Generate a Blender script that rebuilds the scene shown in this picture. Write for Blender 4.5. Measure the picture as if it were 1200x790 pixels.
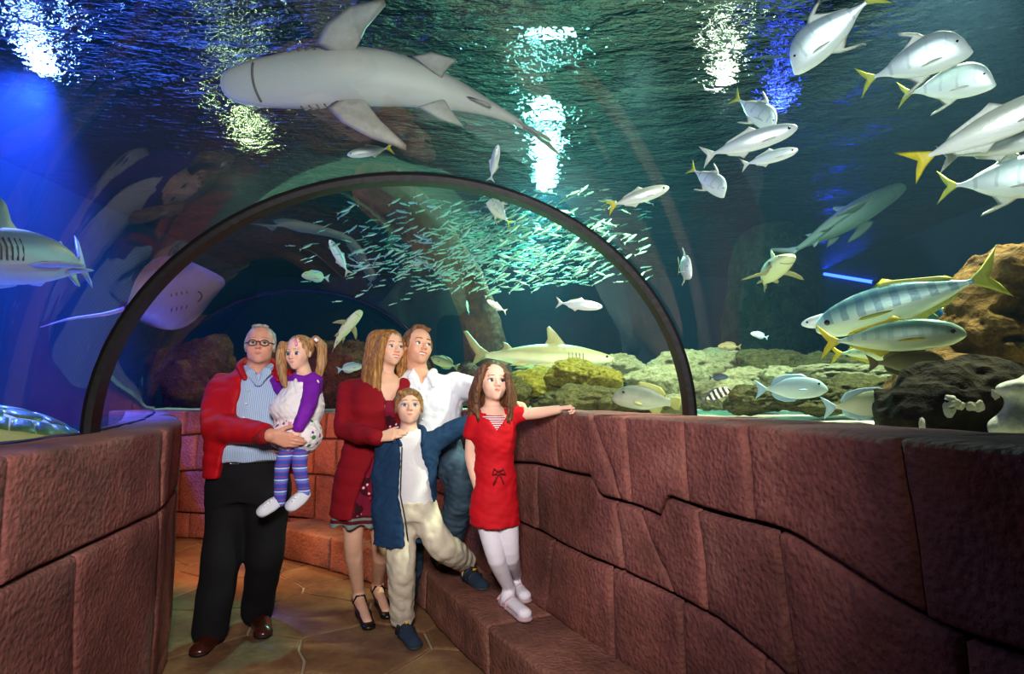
import bpy, bmesh, math, random
import numpy as np
from mathutils import Vector, Matrix, noise as mnoise

for o in list(bpy.data.objects):
    bpy.data.objects.remove(o, do_unlink=True)
scene = bpy.context.scene
COL = scene.collection

# ---------------------------------------------------------------- camera
F_PX, W_PX, H_PX = 700.0, 1200.0, 790.0
CAM = Vector((0, 0, 1.35))
PITCH = math.atan(66.0 / F_PX)
RIGHT = Vector((1, 0, 0))
FWD = Vector((0, math.cos(PITCH), math.sin(PITCH)))
UP = Vector((0, -math.sin(PITCH), math.cos(PITCH)))
cd = bpy.data.cameras.new('camera')
cd.sensor_width = 36.0
cd.lens = F_PX * 36.0 / W_PX
cd.clip_start = 0.02
cam = bpy.data.objects.new('camera', cd)
COL.objects.link(cam)
cam.location = CAM
cam.rotation_euler = (math.pi / 2 + PITCH, 0, 0)
scene.camera = cam

def ray(px, py):
    return RIGHT * ((px - 600.0) / F_PX) + FWD + UP * ((395.0 - py) / F_PX)
def at(px, py, Y):
    """point seen at a pixel, at distance Y down the corridor"""
    d = ray(px, py)
    return CAM + d * (Y / d.y)
def on_z(px, py, z):
    d = ray(px, py)
    return CAM + d * ((z - CAM.z) / d.z)

# ---------------------------------------------------------------- view, world, lights
vs = scene.view_settings
vs.view_transform = 'Standard'
vs.look = 'None'
vs.exposure = 0.0
vs.gamma = 1.0
vs.use_curve_mapping = False
try:
    scene.cycles.use_denoising = True
    scene.cycles.max_bounces = 8
    scene.cycles.diffuse_bounces = 3
    scene.cycles.glossy_bounces = 4
    scene.cycles.transparent_max_bounces = 16
    scene.cycles.sample_clamp_indirect = 4.0
    scene.cycles.caustics_reflective = False
    scene.cycles.caustics_refractive = False
except Exception:
    pass
world = bpy.data.worlds.new('world')
scene.world = world
world.use_nodes = True
world.node_tree.nodes['Background'].inputs[0].default_value = (0.012, 0.02, 0.04, 1)
world.node_tree.nodes['Background'].inputs[1].default_value = 0.25

def aim(o, target):
    d = Vector(target) - o.location
    o.rotation_euler = d.to_track_quat('-Z', 'Y').to_euler()
def light(name, kind, loc, power, color, target=None, size=0.1, cone=None, blend=0.5, spread=None):
    l = bpy.data.lights.new(name, kind)
    l.energy = power
    l.color = color
    if kind == 'AREA':
        l.shape = 'DISK'
        l.size = size
        if spread: l.spread = math.radians(spread)
    else:
        l.shadow_soft_size = size
    if kind == 'SPOT' and cone:
        l.spot_size = math.radians(cone)
        l.spot_blend = blend
    o = bpy.data.objects.new(name, l)
    COL.objects.link(o)
    o.location = loc
    if target is not None: aim(o, target)
    return o

Z_SURF = 3.9
def lamp_under(px, py, t):
    """lamp hung just under the rippled surface, where its glints show round a pixel"""
    d = ray(px, py)
    s = CAM + d * ((Z_SURF - CAM.z) / d.z)
    return s + Vector((d.x, d.y, -d.z)) * t

# the photographer's flash by the camera, an added upward fill, a warm lamp in the far bend
light('flash_head', 'SPOT', (-0.1, -0.1, 2.05), 450, (1.0, 0.93, 0.88), (-0.66, 3.3, 1.0), 0.22, 84, 0.9)
light('upward_fill', 'SPOT', (0.3, 0.1, 1.75), 290, (0.97, 1.0, 0.98), (0.36, 2.1, 3.35), 0.12, 104, 0.45)  # added light, brightens the shark's belly and the upper fish from below
light('warm_path_lamp', 'SPOT', (-2.3, 4.2, 1.0), 110, (1.0, 0.42, 0.18), (-1.9, 5.4, 0.5), 0.08, 150, 0.6)
# tank lamps, then an added fill for the turtle
light('blue_white_lamp', 'POINT', lamp_under(48, 62, 0.30), 120, (0.25, 0.35, 1.0), size=0.07)
light('blue_flood', 'SPOT', lamp_under(48, 62, 0.30) + Vector((0.2, -0.2, 0)), 6500, (0.05, 0.10, 1.0), (-4.6, 3.6, 1.0), 0.12, 110, 0.7)
light('yellow_lamp', 'POINT', lamp_under(285, 130, 0.85), 34, (0.95, 0.95, 0.35), size=0.07)
light('white_teal_lamp', 'POINT', lamp_under(640, 222, 0.10), 580, (0.32, 1.0, 0.78), size=0.10)
light('teal_beam', 'SPOT', lamp_under(636, 215, 0.06), 2000, (0.25, 1.0, 0.75), at(590, 420, 6.3), 0.15, 62, 0.8)
light('yellow_white_lamp', 'POINT', lamp_under(850, 80, 0.30), 30, (1.0, 0.95, 0.55), size=0.05)
light('deep_blue_lamp', 'POINT', lamp_under(915, 110, 0.35), 26, (0.06, 0.08, 1.0), size=0.06)
light('reef_spot', 'SPOT', (2.3, 2.7, 3.7), 1150, (0.95, 1.0, 0.72), (1.9, 3.7, 1.1), 0.12, 95, 0.6)
light('reef_spot_rear', 'SPOT', (0.9, 3.9, 3.7), 500, (0.95, 1.0, 0.6), (0.7, 4.9, 1.1), 0.12, 80, 0.6)
light('turtle_fill', 'SPOT', (-3.7, 3.4, 2.3), 45, (0.75, 1.0, 0.35), (-2.6, 3.05, 1.05), 0.06, 52, 0.6)  # added fill that brightens the dark turtle, not a lamp of the tank

# ---------------------------------------------------------------- helpers
def lin(h):
    h = h.lstrip('#')
    r = [int(h[i:i + 2], 16) / 255 for i in (0, 2, 4)]
    return tuple(c / 12.92 if c <= 0.04045 else ((c + 0.055) / 1.055) ** 2.4 for c in r) + (1.0,)

def tag(o, label=None, cat=None, group=None, kind=None):
    if label: o['label'] = label
    if cat: o['category'] = cat
    if group: o['group'] = group
    if kind: o['kind'] = kind
    return o
def empty(name, loc=(0, 0, 0)):
    o = bpy.data.objects.new(name, None)
    COL.objects.link(o)
    o.location = loc
    o.empty_display_size = 0.1
    return o
def link(name, me, mat=None, parent=None, smooth=True):
    if mat is not None and len(me.materials) == 0: me.materials.append(mat)
    if smooth and len(me.polygons): me.polygons.foreach_set('use_smooth', [True] * len(me.polygons))
    o = bpy.data.objects.new(name, me)
    COL.objects.link(o)
    if parent is not None:
        o.parent = parent
        if parent.type == 'EMPTY' and parent.location.length > 0:
            o.matrix_parent_inverse = Matrix.Translation(parent.location).inverted()
    return o
def mesh(name, verts, faces):
    me = bpy.data.meshes.new(name)
    me.from_pydata([tuple(v) for v in verts], [], [tuple(f) for f in faces])
    me.update()
    return me
def mesh_np(name, V, Q):
    me = bpy.data.meshes.new(name)
    n, m = len(V), len(Q)
    me.vertices.add(n)
    me.vertices.foreach_set('co', np.ascontiguousarray(V, dtype=np.float32).ravel())
    me.loops.add(m * 4)
    me.loops.foreach_set('vertex_index', np.ascontiguousarray(Q, dtype=np.int32).ravel())
    me.polygons.add(m)
    me.polygons.foreach_set('loop_start', np.arange(0, m * 4, 4, dtype=np.int32))
    me.polygons.foreach_set('use_smooth', np.ones(m, dtype=bool))
    me.update(calc_edges=True)
    return me

class NT:
    """small node-tree builder"""
    def __init__(s, name):
        s.m = bpy.data.materials.new(name)
        s.m.use_nodes = True
        s.t = s.m.node_tree
        s.n = s.t.nodes
        s.b = s.n.get('Principled BSDF')
        s.out = s.n.get('Material Output')
    def node(s, typ, **kw):
        n = s.n.new(typ)
        for k, v in kw.items():
            if k.startswith('i_'):
                key = k[2:]
                key = int(key) if key.isdigit() else key.replace('_', ' ')
                n.inputs[key].default_value = v
            else:
                setattr(n, k, v)
        return n
    def l(s, a, b): s.t.links.new(a, b)
    def coord(s, kind='Object', scale=(1, 1, 1), rot=(0, 0, 0)):
        tc = s.node('ShaderNodeTexCoord')
        mp = s.node('ShaderNodeMapping')
        mp.inputs['Scale'].default_value = scale
        mp.inputs['Rotation'].default_value = rot
        s.l(tc.outputs[kind], mp.inputs['Vector'])
        return mp.outputs['Vector']
    def noise(s, vec, scale, detail=4, rough=0.55, dist=0.0):
        n = s.node('ShaderNodeTexNoise')
        n.inputs['Scale'].default_value = scale
        n.inputs['Detail'].default_value = detail
        n.inputs['Roughness'].default_value = rough
        n.inputs['Distortion'].default_value = dist
        s.l(vec, n.inputs['Vector'])
        return n.outputs['Fac']
    def ramp(s, fac, stops, interp='LINEAR'):
        r = s.node('ShaderNodeValToRGB')
        cr = r.color_ramp
        cr.interpolation = interp
        while len(cr.elements) < len(stops): cr.elements.new(0.5)
        for e, (p, c) in zip(cr.elements, stops):
            e.position = p
            e.color = c if len(c) == 4 else tuple(c) + (1,)
        s.l(fac, r.inputs['Fac'])
        return r.outputs['Color']
    def mix(s, fac, a, b, blend='MIX'):
        m = s.node('ShaderNodeMix', data_type='RGBA', blend_type=blend)
        for sock, v in ((m.inputs[0], fac), (m.inputs[6], a), (m.inputs[7], b)):
            if hasattr(v, 'default_value') or hasattr(v, 'is_linked'): s.l(v, sock)
            else: sock.default_value = v
        return m.outputs[2]
    def math(s, op, a, b=0.0):
        m = s.node('ShaderNodeMath', operation=op)
        for i, v in enumerate((a, b)):
            if hasattr(v, 'is_linked'): s.l(v, m.inputs[i])
            else: m.inputs[i].default_value = v
        return m.outputs[0]
    def bump(s, fac, strength=0.3, dist=0.01, prev=None):
        b = s.node('ShaderNodeBump')
        b.inputs['Strength'].default_value = strength
        b.inputs['Distance'].default_value = dist
        s.l(fac, b.inputs['Height'])
        if prev is not None: s.l(prev, b.inputs['Normal'])
        s.l(b.outputs['Normal'], s.b.inputs['Normal'])
        return b.outputs['Normal']
    def set(s, color=None, rough=0.6, spec=0.4, metal=0.0, **kw):
        if color is not None:
            if hasattr(color, 'is_linked'): s.l(color, s.b.inputs['Base Color'])
            else: s.b.inputs['Base Color'].default_value = color
        s.b.inputs['Roughness'].default_value = rough
        s.b.inputs['Specular IOR Level'].default_value = spec
        s.b.inputs['Metallic'].default_value = metal
        for k, v in kw.items(): s.b.inputs[k.replace('_', ' ')].default_value = v
        return s.m

def simple(name, hexcol, rough=0.6, spec=0.4, metal=0.0, var=0.12, vscale=12, bump=0.0, bscale=60):
    t = NT(name)
    v = t.coord('Object')
    c = lin(hexcol)
    n = t.noise(v, vscale, 3)
    col = t.ramp(n, [(0.25, tuple(x * (1 - var) for x in c[:3])), (0.75, tuple(min(1, x * (1 + var)) for x in c[:3]))])
    t.set(col, rough, spec, metal)
    if bump: t.bump(t.noise(v, bscale, 4), bump, 0.004)
    return t.m
# ================================================================ structure
WATER_DENSITY = 0.010
rng = random.Random(7)
def stone_mat(name, base, dark, light_, scale=1.0):
    t = NT(name)
    v = t.coord('Object')
    big = t.noise(v, 2.6 * scale, 4, 0.6)
    fine = t.noise(v, 38 * scale, 5, 0.65)
    c1 = t.ramp(big, [(0.28, lin(dark)), (0.55, lin(base)), (0.8, lin(light_))])
    c2 = t.mix(0.55, c1, t.ramp(fine, [(0.3, (0.35, 0.33, 0.33)), (0.7, (1.15, 1.1, 1.1))]), 'MULTIPLY')
    info = t.node('ShaderNodeObjectInfo')
    tint = t.ramp(info.outputs['Random'], [(0.0, (0.78, 0.76, 0.76)), (1.0, (1.12, 1.08, 1.06))])
    c3 = t.mix(1.0, c2, tint, 'MULTIPLY')
    t.set(c3, 0.72, 0.35)
    vor = t.node('ShaderNodeTexVoronoi', feature='SMOOTH_F1')
    vor.inputs['Scale'].default_value = 60 * scale
    t.l(v, vor.inputs['Vector'])
    h = t.math('ADD', t.math('MULTIPLY', fine, 0.8), t.math('MULTIPLY', vor.outputs['Distance'], 0.6))
    nb = t.bump(h, 0.8, 0.014)
    return t.m
M_STONE = stone_mat('red_sandstone', '#87514a', '#5b352f', '#a27060')
M_STONEW = stone_mat('warm_sandstone', '#96594a', '#6b3c30', '#b37f66')
M_JOINT = simple('dark_joint_mortar', '#2c1715', 0.9, 0.2, bump=0.4)
M_BENCH = stone_mat('bench_stone', '#8b5d50', '#5d3c34', '#ab8270')

def cr_path(pts, n=260):
    """Catmull-Rom curve through plan points, returned as evenly spaced samples"""
    P = [Vector((p[0], p[1])) for p in pts]
    P = [P[0] * 2 - P[1]] + P + [P[-1] * 2 - P[-2]]
    out = []
    for i in range(1, len(P) - 2):
        for k in range(40):
            t = k / 40
            a, b, c, d = P[i - 1], P[i], P[i + 1], P[i + 2]
            out.append(0.5 * ((2 * b) + (c - a) * t + (2 * a - 5 * b + 4 * c - d) * t * t + (3 * b - a - 3 * c + d) * t ** 3))
    out.append(P[-2])
    L = [0.0]
    for a, b in zip(out, out[1:]): L.append(L[-1] + (b - a).length)
    res, j = [], 0
    for k in range(n + 1):
        s = L[-1] * k / n
        while j < len(L) - 2 and L[j + 1] < s: j += 1
        f = (s - L[j]) / max(1e-9, L[j + 1] - L[j])
        res.append(out[j].lerp(out[j + 1], f))
    return res, L[-1]
class Path:
    def __init__(s, pts, side):
        s.p, s.len = cr_path(pts)
        s.n = len(s.p) - 1
        s.side = side                       # +1: the solid side lies right of the walking direction
    def pos(s, u):
        k = u / s.len * s.n
        i = min(max(int(math.floor(k)), 0), s.n - 1)
        return s.p[i].lerp(s.p[i + 1], k - i) if 0 <= k <= s.n else s.p[i] + (s.p[i + 1] - s.p[i]) * (k - i)
    def nrm(s, u):
        a, b = s.pos(u - 0.06), s.pos(u + 0.06)
        d = (b - a).normalized()
        return Vector((d.y, -d.x)) * s.side
    def u_px(s, px, lo=0, hi=None):
        """where a sight line through image column px meets the wall"""
        r = (px - 600.0) / F_PX * (1 / math.cos(PITCH))
        best = None
        for k in range(s.n):
            a, b = s.p[k], s.p[k + 1]
            fa, fb = a.x - r * a.y, b.x - r * b.y
            if fa * fb <= 0 and (a.y > 0.2 or b.y > 0.2):
                u = (k + fa / (fa - fb + 1e-12)) * s.len / s.n
                if lo <= u <= (hi or 1e9): best = u; break
        return best

def block(path, u0, u1, h0, h1, top_depth=None, name='stone_block', mat=None, parent=None, seed=0, gap=0.006, proud=0.0, bev=0.016):
    """one stone: u0,u1 are functions of z-fraction, h0,h1 functions of u; top_depth wraps it over the wall head"""
    um0, um1 = u0(0.5), u1(0.5)
    wd = max(0.02, um1 - um0)
    nu = max(4, min(22, int(wd / 0.035)))
    zz0, zz1 = h0((um0 + um1) / 2), h1((um0 + um1) / 2)
    nz = max(4, min(12, int((zz1 - zz0) / 0.035)))
    def fr(n, size):
        e = min(0.2, bev / max(size, 0.02))
        return [0, e * 0.35, e] + [e + (1 - 2 * e) * k / (n - 1) for k in range(1, n - 1)] + [1 - e, 1 - e * 0.35, 1]
    fu, fz = fr(nu, wd), fr(nz, zz1 - zz0)
    dep_u = [(-0.03 if k in (0, len(fu) - 1) else (-0.006 if k in (1, len(fu) - 2) else 0.0)) for k in range(len(fu))]
    dep_z = [(-0.03 if k in (0, len(fz) - 1) else (-0.006 if k in (1, len(fz) - 2) else 0.0)) for k in range(len(fz))]
    V, Fc = [], []
    rows = []
    for j, b in enumerate(fz):
        row = []
        for i, a in enumerate(fu):
            ul, ur = u0(b) + gap, u1(b) - gap
            u = ul + (ur - ul) * a
            z0, z1 = h0(u) + gap, h1(u) - (gap if top_depth is None else 0)
            z = z0 + (z1 - z0) * b
            off = min(dep_u[i], dep_z[j] if not (top_depth and j >= len(fz) - 3) else 0.0)
            if top_depth and j >= len(fz) - 3:
                r = [0.0, -0.004, -0.016][j - len(fz) + 3]
                off = min(off, r)
            w = mnoise.noise(Vector((u * 5, z * 5, seed * 7.1))) * 0.010 + mnoise.noise(Vector((u * 16, z * 16, seed))) * 0.004
            p = path.pos(u)
            n = path.nrm(u)
            p = p - n * (off + w + proud)
            row.append(len(V))
            V.append((p.x, p.y, z))
        rows.append(row)
    if top_depth:
        for d in (0.035, top_depth * 0.35, top_depth * 0.7, top_depth):
            row = []
            for i, a in enumerate(fu):
                ul, ur = u0(1) + gap, u1(1) - gap
                u = ul + (ur - ul) * a
                p = path.pos(u) + path.nrm(u) * d
                z = h1(u) + mnoise.noise(Vector((u * 6, d * 9, seed * 3.3))) * 0.006 + (0.004 if d < top_depth else 0) + dep_u[i] * 0.6
                row.append(len(V))
                V.append((p.x, p.y, z))
            rows.append(row)
    for r0, r1 in zip(rows, rows[1:]):
        for i in range(len(r0) - 1):
            f = (r0[i], r0[i + 1], r1[i + 1], r1[i])
            Fc.append(f if path.side < 0 else f[::-1])
    me = mesh(name, V, Fc)
    return link(name, me, mat, parent)

def core(path, u0, u1, z0, z1, depth, inset, name, mat, parent=None, n=90):
    """recessed mortar body behind the stones, closed"""
    V, Fc = [], []
    for k in range(n + 1):
        u = u0 + (u1 - u0) * k / n
        p, nn = path.pos(u), path.nrm(u)
        a, b = p + nn * inset, p + nn * depth
        V += [(a.x, a.y, z0), (a.x, a.y, z1), (b.x, b.y, z1), (b.x, b.y, z0)]
    for k in range(n):
        i = k * 4
        for c in range(4):
            Fc.append((i + c, i + (c + 1) % 4, i + 4 + (c + 1) % 4, i + 4 + c))
    Fc += [(0, 1, 2, 3), (n * 4 + 3, n * 4 + 2, n * 4 + 1, n * 4)]
    me = mesh(name, V, Fc)
    bm = bmesh.new(); bm.from_mesh(me)
    bmesh.ops.recalc_face_normals(bm, faces=bm.faces)
    bm.to_mesh(me); bm.free()
    return link(name, me, mat, parent, smooth=False)

# ---- outer wall: from behind the camera, down the right side, round to the far side
OUT = Path([(1.62, -1.6), (1.32, -0.3), (0.92, 1.08), (0.68, 2.05), (0.415, 2.64), (0.03, 3.42), (-0.42, 4.25), (-1.1, 4.97), (-1.95, 5.47), (-3.0, 5.72), (-3.9, 5.78)], +1)
# the path runs away from the camera on the right: solid side is to its right
def wall_top(u): return 1.25 - 0.07 * min(1, max(0, (u - OUT_FAR0) / 1.2))
OUT_FAR0 = OUT.u_px(560)
U = OUT.u_px
wall_right = core(OUT, 0, OUT.len, 0.0, 1.16, 0.42, 0.035, 'wall_right', M_JOINT)
tag(wall_right, kind='structure')
uS0, uS1 = U(773), U(697)
def sstep(x, a, b):
    t = min(1, max(0, (x - a) / (b - a)))
    return t * t * (3 - 2 * t)
def h3(u):   # joint under the top course, with its stepped notch
    z = 0.965 + 0.012 * math.sin(u * 3.1) + 0.008 * math.sin(u * 7.7)
    z -= 0.085 * sstep(u, uS0 - 0.02, uS0 + 0.02) * (1 - sstep(u, uS1 - 0.02, uS1 + 0.02))
    z -= 0.09 * (1 - sstep(u, U(1130), U(900)))
    return z
def h2(u): return 0.625 + 0.014 * math.sin(u * 2.3 + 1) + 0.006 * math.sin(u * 9) - 0.10 * (1 - sstep(u, U(1100), U(760)))
def h1(u): return 0.235 + 0.008 * math.sin(u * 4.0)
def h0(u): return 0.0
def col_joints(pxs, extra):
    """joints as (bottom u, top u), walking away from the camera"""
    js = [(U(b), U(t)) for t, b in pxs]
    return sorted(js + [(e, e) for e in extra])
near = [0.05, 0.75]
top_j = col_joints([(1230, 1250), (1045, 1064), (868, 874), (797, 800), (729, 734), (690, 725), (651, 652), (598, 598), (545, 545), (480, 480), (425, 425), (386, 384), (352, 352), (318, 318), (271, 267), (222, 222)], near)
mid_j = col_joints([(1100, 1116), (899, 914), (812, 819), (744, 782), (718, 726), (628, 628), (560, 560), (495, 495), (440, 440), (398, 398), (372, 372), (330, 330), (290, 290), (236, 236)], near + [1.5])
low_j = col_joints([(1150, 1160), (1000, 1008), (880, 890), (789, 792), (711, 714), (647, 637), (575, 575), (510, 510), (452, 452), (412, 412), (375, 375), (340, 340), (300, 300), (262, 262), (218, 218)], near + [1.4])
base_j = col_joints([(420, 420), (380, 380), (345, 345), (305, 305), (262, 262), (232, 232)], [])
def lerpf(j): return lambda f, a=j[0], b=j[1]: a + (b - a) * f
def course(path, js, ha, hb, top, mats, parent, s0, proud=0.0, **kw):
    for i, (a, b) in enumerate(zip(js, js[1:])):
        m = mats(path.pos((a[0] + b[0]) / 2))
        block(path, lerpf(a), lerpf(b), ha, hb, top, 'stone_block', m, parent, s0 + i, proud=proud + rng.uniform(0, 0.010), **kw)
mat_r = lambda p: M_STONE
END = [(OUT.len - 0.02, OUT.len - 0.02)]
course(OUT, top_j + END, h3, wall_top, 0.43, mat_r, wall_right, 10)
course(OUT, mid_j + END, h2, h3, None, mat_r, wall_right, 40)
course(OUT, low_j + END, h1, h2, None, mat_r, wall_right, 80)
course(OUT, base_j + END, h0, h1, None, mat_r, wall_right, 120)

# ---- stone bench (step) along the foot of the outer wall
BEN = Path([(1.02, -0.4), (0.72, 0.9), (0.42, 1.85), (0.14, 2.46), (-0.07, 2.88), (-0.36, 3.45), (-0.68, 4.07), (-1.36, 4.68), (-2.0, 5.12)], +1)
bench = core(BEN, 0, BEN.len, 0.0, 0.215, 0.5, 0.035, 'trim_1', M_JOINT)
tag(bench, 'low red stone step running along the foot of the curved wall', 'step', kind='structure')
UB = BEN.u_px
bj = sorted([(u, u) for u in (0.03, 0.7, 1.35, 1.95, BEN.len - 0.01)] + [(UB(p), UB(p)) for p in (574, 503, 462, 428, 394)])
def bt(u): return 0.25 + 0.004 * math.sin(u * 5)
for i, (a, b) in enumerate(zip(bj, bj[1:])):
    block(BEN, lerpf(a), lerpf(b), h0, bt, 0.40, 'step_block', M_BENCH, bench, 150 + i, proud=rng.uniform(0, 0.012))
# end face of the bench
e = BEN.pos(BEN.len); n_ = BEN.nrm(BEN.len)

# ---- inner (left) wall
INN = Path([(-1.02, -1.6), (-1.1, 0.0), (-1.28, 1.49), (-1.46, 2.4), (-1.535, 2.66), (-1.62, 2.86), (-1.9, 3.45), (-2.7, 4.75), (-3.3, 5.68)], -1)
wall_left = core(INN, 0, INN.len, 0.0, 1.11, 0.28, 0.035, 'wall_left', M_JOINT)
tag(wall_left, kind='structure')
UL = INN.u_px
def lt(u): return 1.19
def l3(u): return 0.842 + 0.012 * math.sin(u * 2.5) - 0.012 * math.sin(u * 1.1)
def l2(u): return 0.10
cor = UL(198)
tj = sorted([(0.05, 0.05), (0.9, 0.9)] + [(UL(22), UL(20))] + [(cor, cor), (cor + 0.86, cor + 0.86), (cor + 1.9, cor + 1.9), (INN.len - 0.02,) * 2])
mj = sorted([(0.05, 0.05), (1.1, 1.1)] + [(UL(119), UL(106))] + [(cor - 0.015, cor), (cor + 0.84, cor + 0.86), (cor + 1.7, cor + 1.7), (INN.len - 0.02,) * 2])
course(INN, tj, l3, lt, 0.30, mat_r, wall_left, 200, gap=0.004)
course(INN, mj, l2, l3, None, mat_r, wall_left, 220, gap=0.004)
course(INN, [(0.05, 0.05), (2.0, 2.0), (cor, cor), (INN.len - 0.02,) * 2], h0, l2, None, mat_r, wall_left, 240, gap=0.004)

# ---- floor of flagstones
M_FLAG = NT('flagstone')
_v = M_FLAG.coord('Object')
_a = M_FLAG.noise(_v, 3.2, 5, 0.6, 0.4)
_b = M_FLAG.noise(_v, 30, 5, 0.65)
_c = M_FLAG.ramp(_a, [(0.25, lin('#4c382c')), (0.5, lin('#7d5c44')), (0.68, lin('#8c7152')), (0.85, lin('#a3805c'))])
_c = M_FLAG.mix(0.5, _c, M_FLAG.ramp(_b, [(0.3, (0.45, 0.43, 0.4)), (0.7, (1.1, 1.1, 1.1))]), 'MULTIPLY')
_i = M_FLAG.node('ShaderNodeObjectInfo')
_c = M_FLAG.mix(1.0, _c, M_FLAG.ramp(_i.outputs['Random'], [(0, (0.8, 0.78, 0.74)), (1, (1.15, 1.1, 1.02))]), 'MULTIPLY')
M_FLAG.set(_c, 0.5, 0.4)
M_FLAG.bump(M_FLAG.math('ADD', _b, M_FLAG.math('MULTIPLY', M_FLAG.noise(_v, 9, 3), 1.5)), 0.5, 0.008)
M_FLAG = M_FLAG.m
M_GROUT = simple('floor_grout', '#9a8a74', 0.9, 0.2, bump=0.3)
floor = link('floor', mesh('floor', [(-4.2, -1.8, -0.012), (2.2, -1.8, -0.012), (2.2, 6.2, -0.012), (-4.2, 6.2, -0.012)], [(0, 1, 2, 3)]), M_GROUT, smooth=False)
tag(floor, kind='structure')
seeds = []
for _ in range(4000):
    p = Vector((rng.uniform(-3.4, 1.2), rng.uniform(-0.2, 5.9)))
    if all((p - q).length > 0.52 for q in seeds): seeds.append(p)
def clip(poly, a, b):
    m, d = (a + b) / 2, b - a
    out = []
    for i in range(len(poly)):
        p, q = poly[i], poly[(i + 1) % len(poly)]
        fp, fq = (p - m).dot(d), (q - m).dot(d)
        if fp <= 0: out.append(p)
        if fp * fq < 0: out.append(p.lerp(q, fp / (fp - fq)))
    return out
for s in seeds:
    poly = [s + Vector(c) for c in ((-0.8, -0.8), (0.8, -0.8), (0.8, 0.8), (-0.8, 0.8))]
    for q in seeds:
        if q is not s and (q - s).length < 1.7 and len(poly) > 2: poly = clip(poly, s, q)
    if len(poly) < 3: continue
    # densify and wobble the outline, then a bevelled slab
    ring = []
    for i in range(len(poly)):
        p, q = poly[i], poly[(i + 1) % len(poly)]
        k = max(1, int((q - p).length / 0.12))
        for j in range(k):
            c = p.lerp(q, j / k)
            c = c + Vector((mnoise.noise(Vector((c.x * 5, c.y * 5, 1))), mnoise.noise(Vector((c.x * 5, c.y * 5, 9))))) * 0.03
            ring.append(c)
    V, Fc = [], []
    N = len(ring)
    for shr, z in ((0.006, -0.02), (0.009, -0.004), (0.02, 0.0)):
        for c in ring:
            d = (s - c)
            c2 = c + d.normalized() * min(shr, d.length)
            V.append((c2.x, c2.y, z))
    for lv in range(2):
        for i in range(N):
            Fc.append((lv * N + i, lv * N + (i + 1) % N, (lv + 1) * N + (i + 1) % N, (lv + 1) * N + i))
    Fc.append(tuple(range(2 * N, 3 * N)))
    link('flagstone', mesh('flagstone', V, Fc), M_FLAG, floor, smooth=False)

# ---- acrylic tunnel
ST = [  # left foot, right foot, rise over the wall head
    ((-1.38, -1.6), (2.1, -1.5), 1.07),
    ((-1.45, 0.0), (1.8, 0.1), 1.07),
    ((-1.57, 1.83), (1.25, 1.5), 1.07),
    ((-1.68, 2.40), (0.80, 2.70), 1.075),
    ((-2.15, 3.5), (0.42, 3.62), 1.08),
    ((-2.85, 4.8), (-0.1, 4.55), 1.08),
    ((-3.52, 5.86), (-0.62, 5.25), 1.10)]
def station(f):
    i = min(max(int(f), 0), len(ST) - 2)
    t = f - i
    A = [Vector(ST[i][k]).lerp(Vector(ST[i + 1][k]), t) for k in (0, 1)]
    return A[0], A[1], ST[i][2] + (ST[i + 1][2] - ST[i][2]) * t
def arch(f, ang, grow=0.0):
    l, r, rise = station(f)
    zl, zr = 1.19, 1.24
    c = (l + r) / 2
    hx = (r - l) / 2
    k = 1 + grow / hx.length
    x = math.cos(ang)                     # -1 left .. 1 right
    p = c + hx * (x * k)
    z = (zl + zr) / 2 + (zr - zl) / 2 * x + math.sin(ang) * (rise + grow)
    return Vector((p.x, p.y, z))
t = NT('acrylic')
t.n.remove(t.b)
tr = t.node('ShaderNodeBsdfTransparent'); tr.inputs[0].default_value = (0.97, 0.985, 0.98, 1)
gl = t.node('ShaderNodeBsdfGlossy'); gl.inputs['Roughness'].default_value = 0.02; gl.inputs['Color'].default_value = (0.9, 0.9, 0.9, 1)
lw_ = t.node('ShaderNodeLayerWeight'); lw_.inputs['Blend'].default_value = 0.5
fr_ = t.math('ADD', t.math('MULTIPLY', t.math('POWER', lw_.outputs['Facing'], 5.0), 0.7), 0.022)
mx = t.node('ShaderNodeMixShader')
t.l(fr_, mx.inputs[0]); t.l(tr.outputs[0], mx.inputs[1]); t.l(gl.outputs[0], mx.inputs[2])
t.l(mx.outputs[0], t.out.inputs['Surface'])
M_ACR = t.m
def glass(name, f0, f1, n):
    V, Fc = [], []
    A = 40
    for i in range(n + 1):
        for j in range(A + 1):
            V.append(arch(f0 + (f1 - f0) * i / n, math.pi * (1 - j / A)))
    for i in range(n):
        for j in range(A):
            a = i * (A + 1) + j
            Fc.append((a, a + A + 1, a + A + 2, a + 1))
    g = link(name, mesh(name, V, Fc), M_ACR)
    tag(g, kind='structure')
    return g
glass('window_1', 0, 3, 14)
glass('window_2', 3, 6, 14)
M_RIB = NT('black_rib')
M_RIB.set((0.006, 0.005, 0.006, 1), 0.3, 0.12)
_v = M_RIB.coord('Object')
M_RIB.bump(M_RIB.noise(_v, 25, 2), 0.06, 0.01)
M_RIB = M_RIB.m
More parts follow.
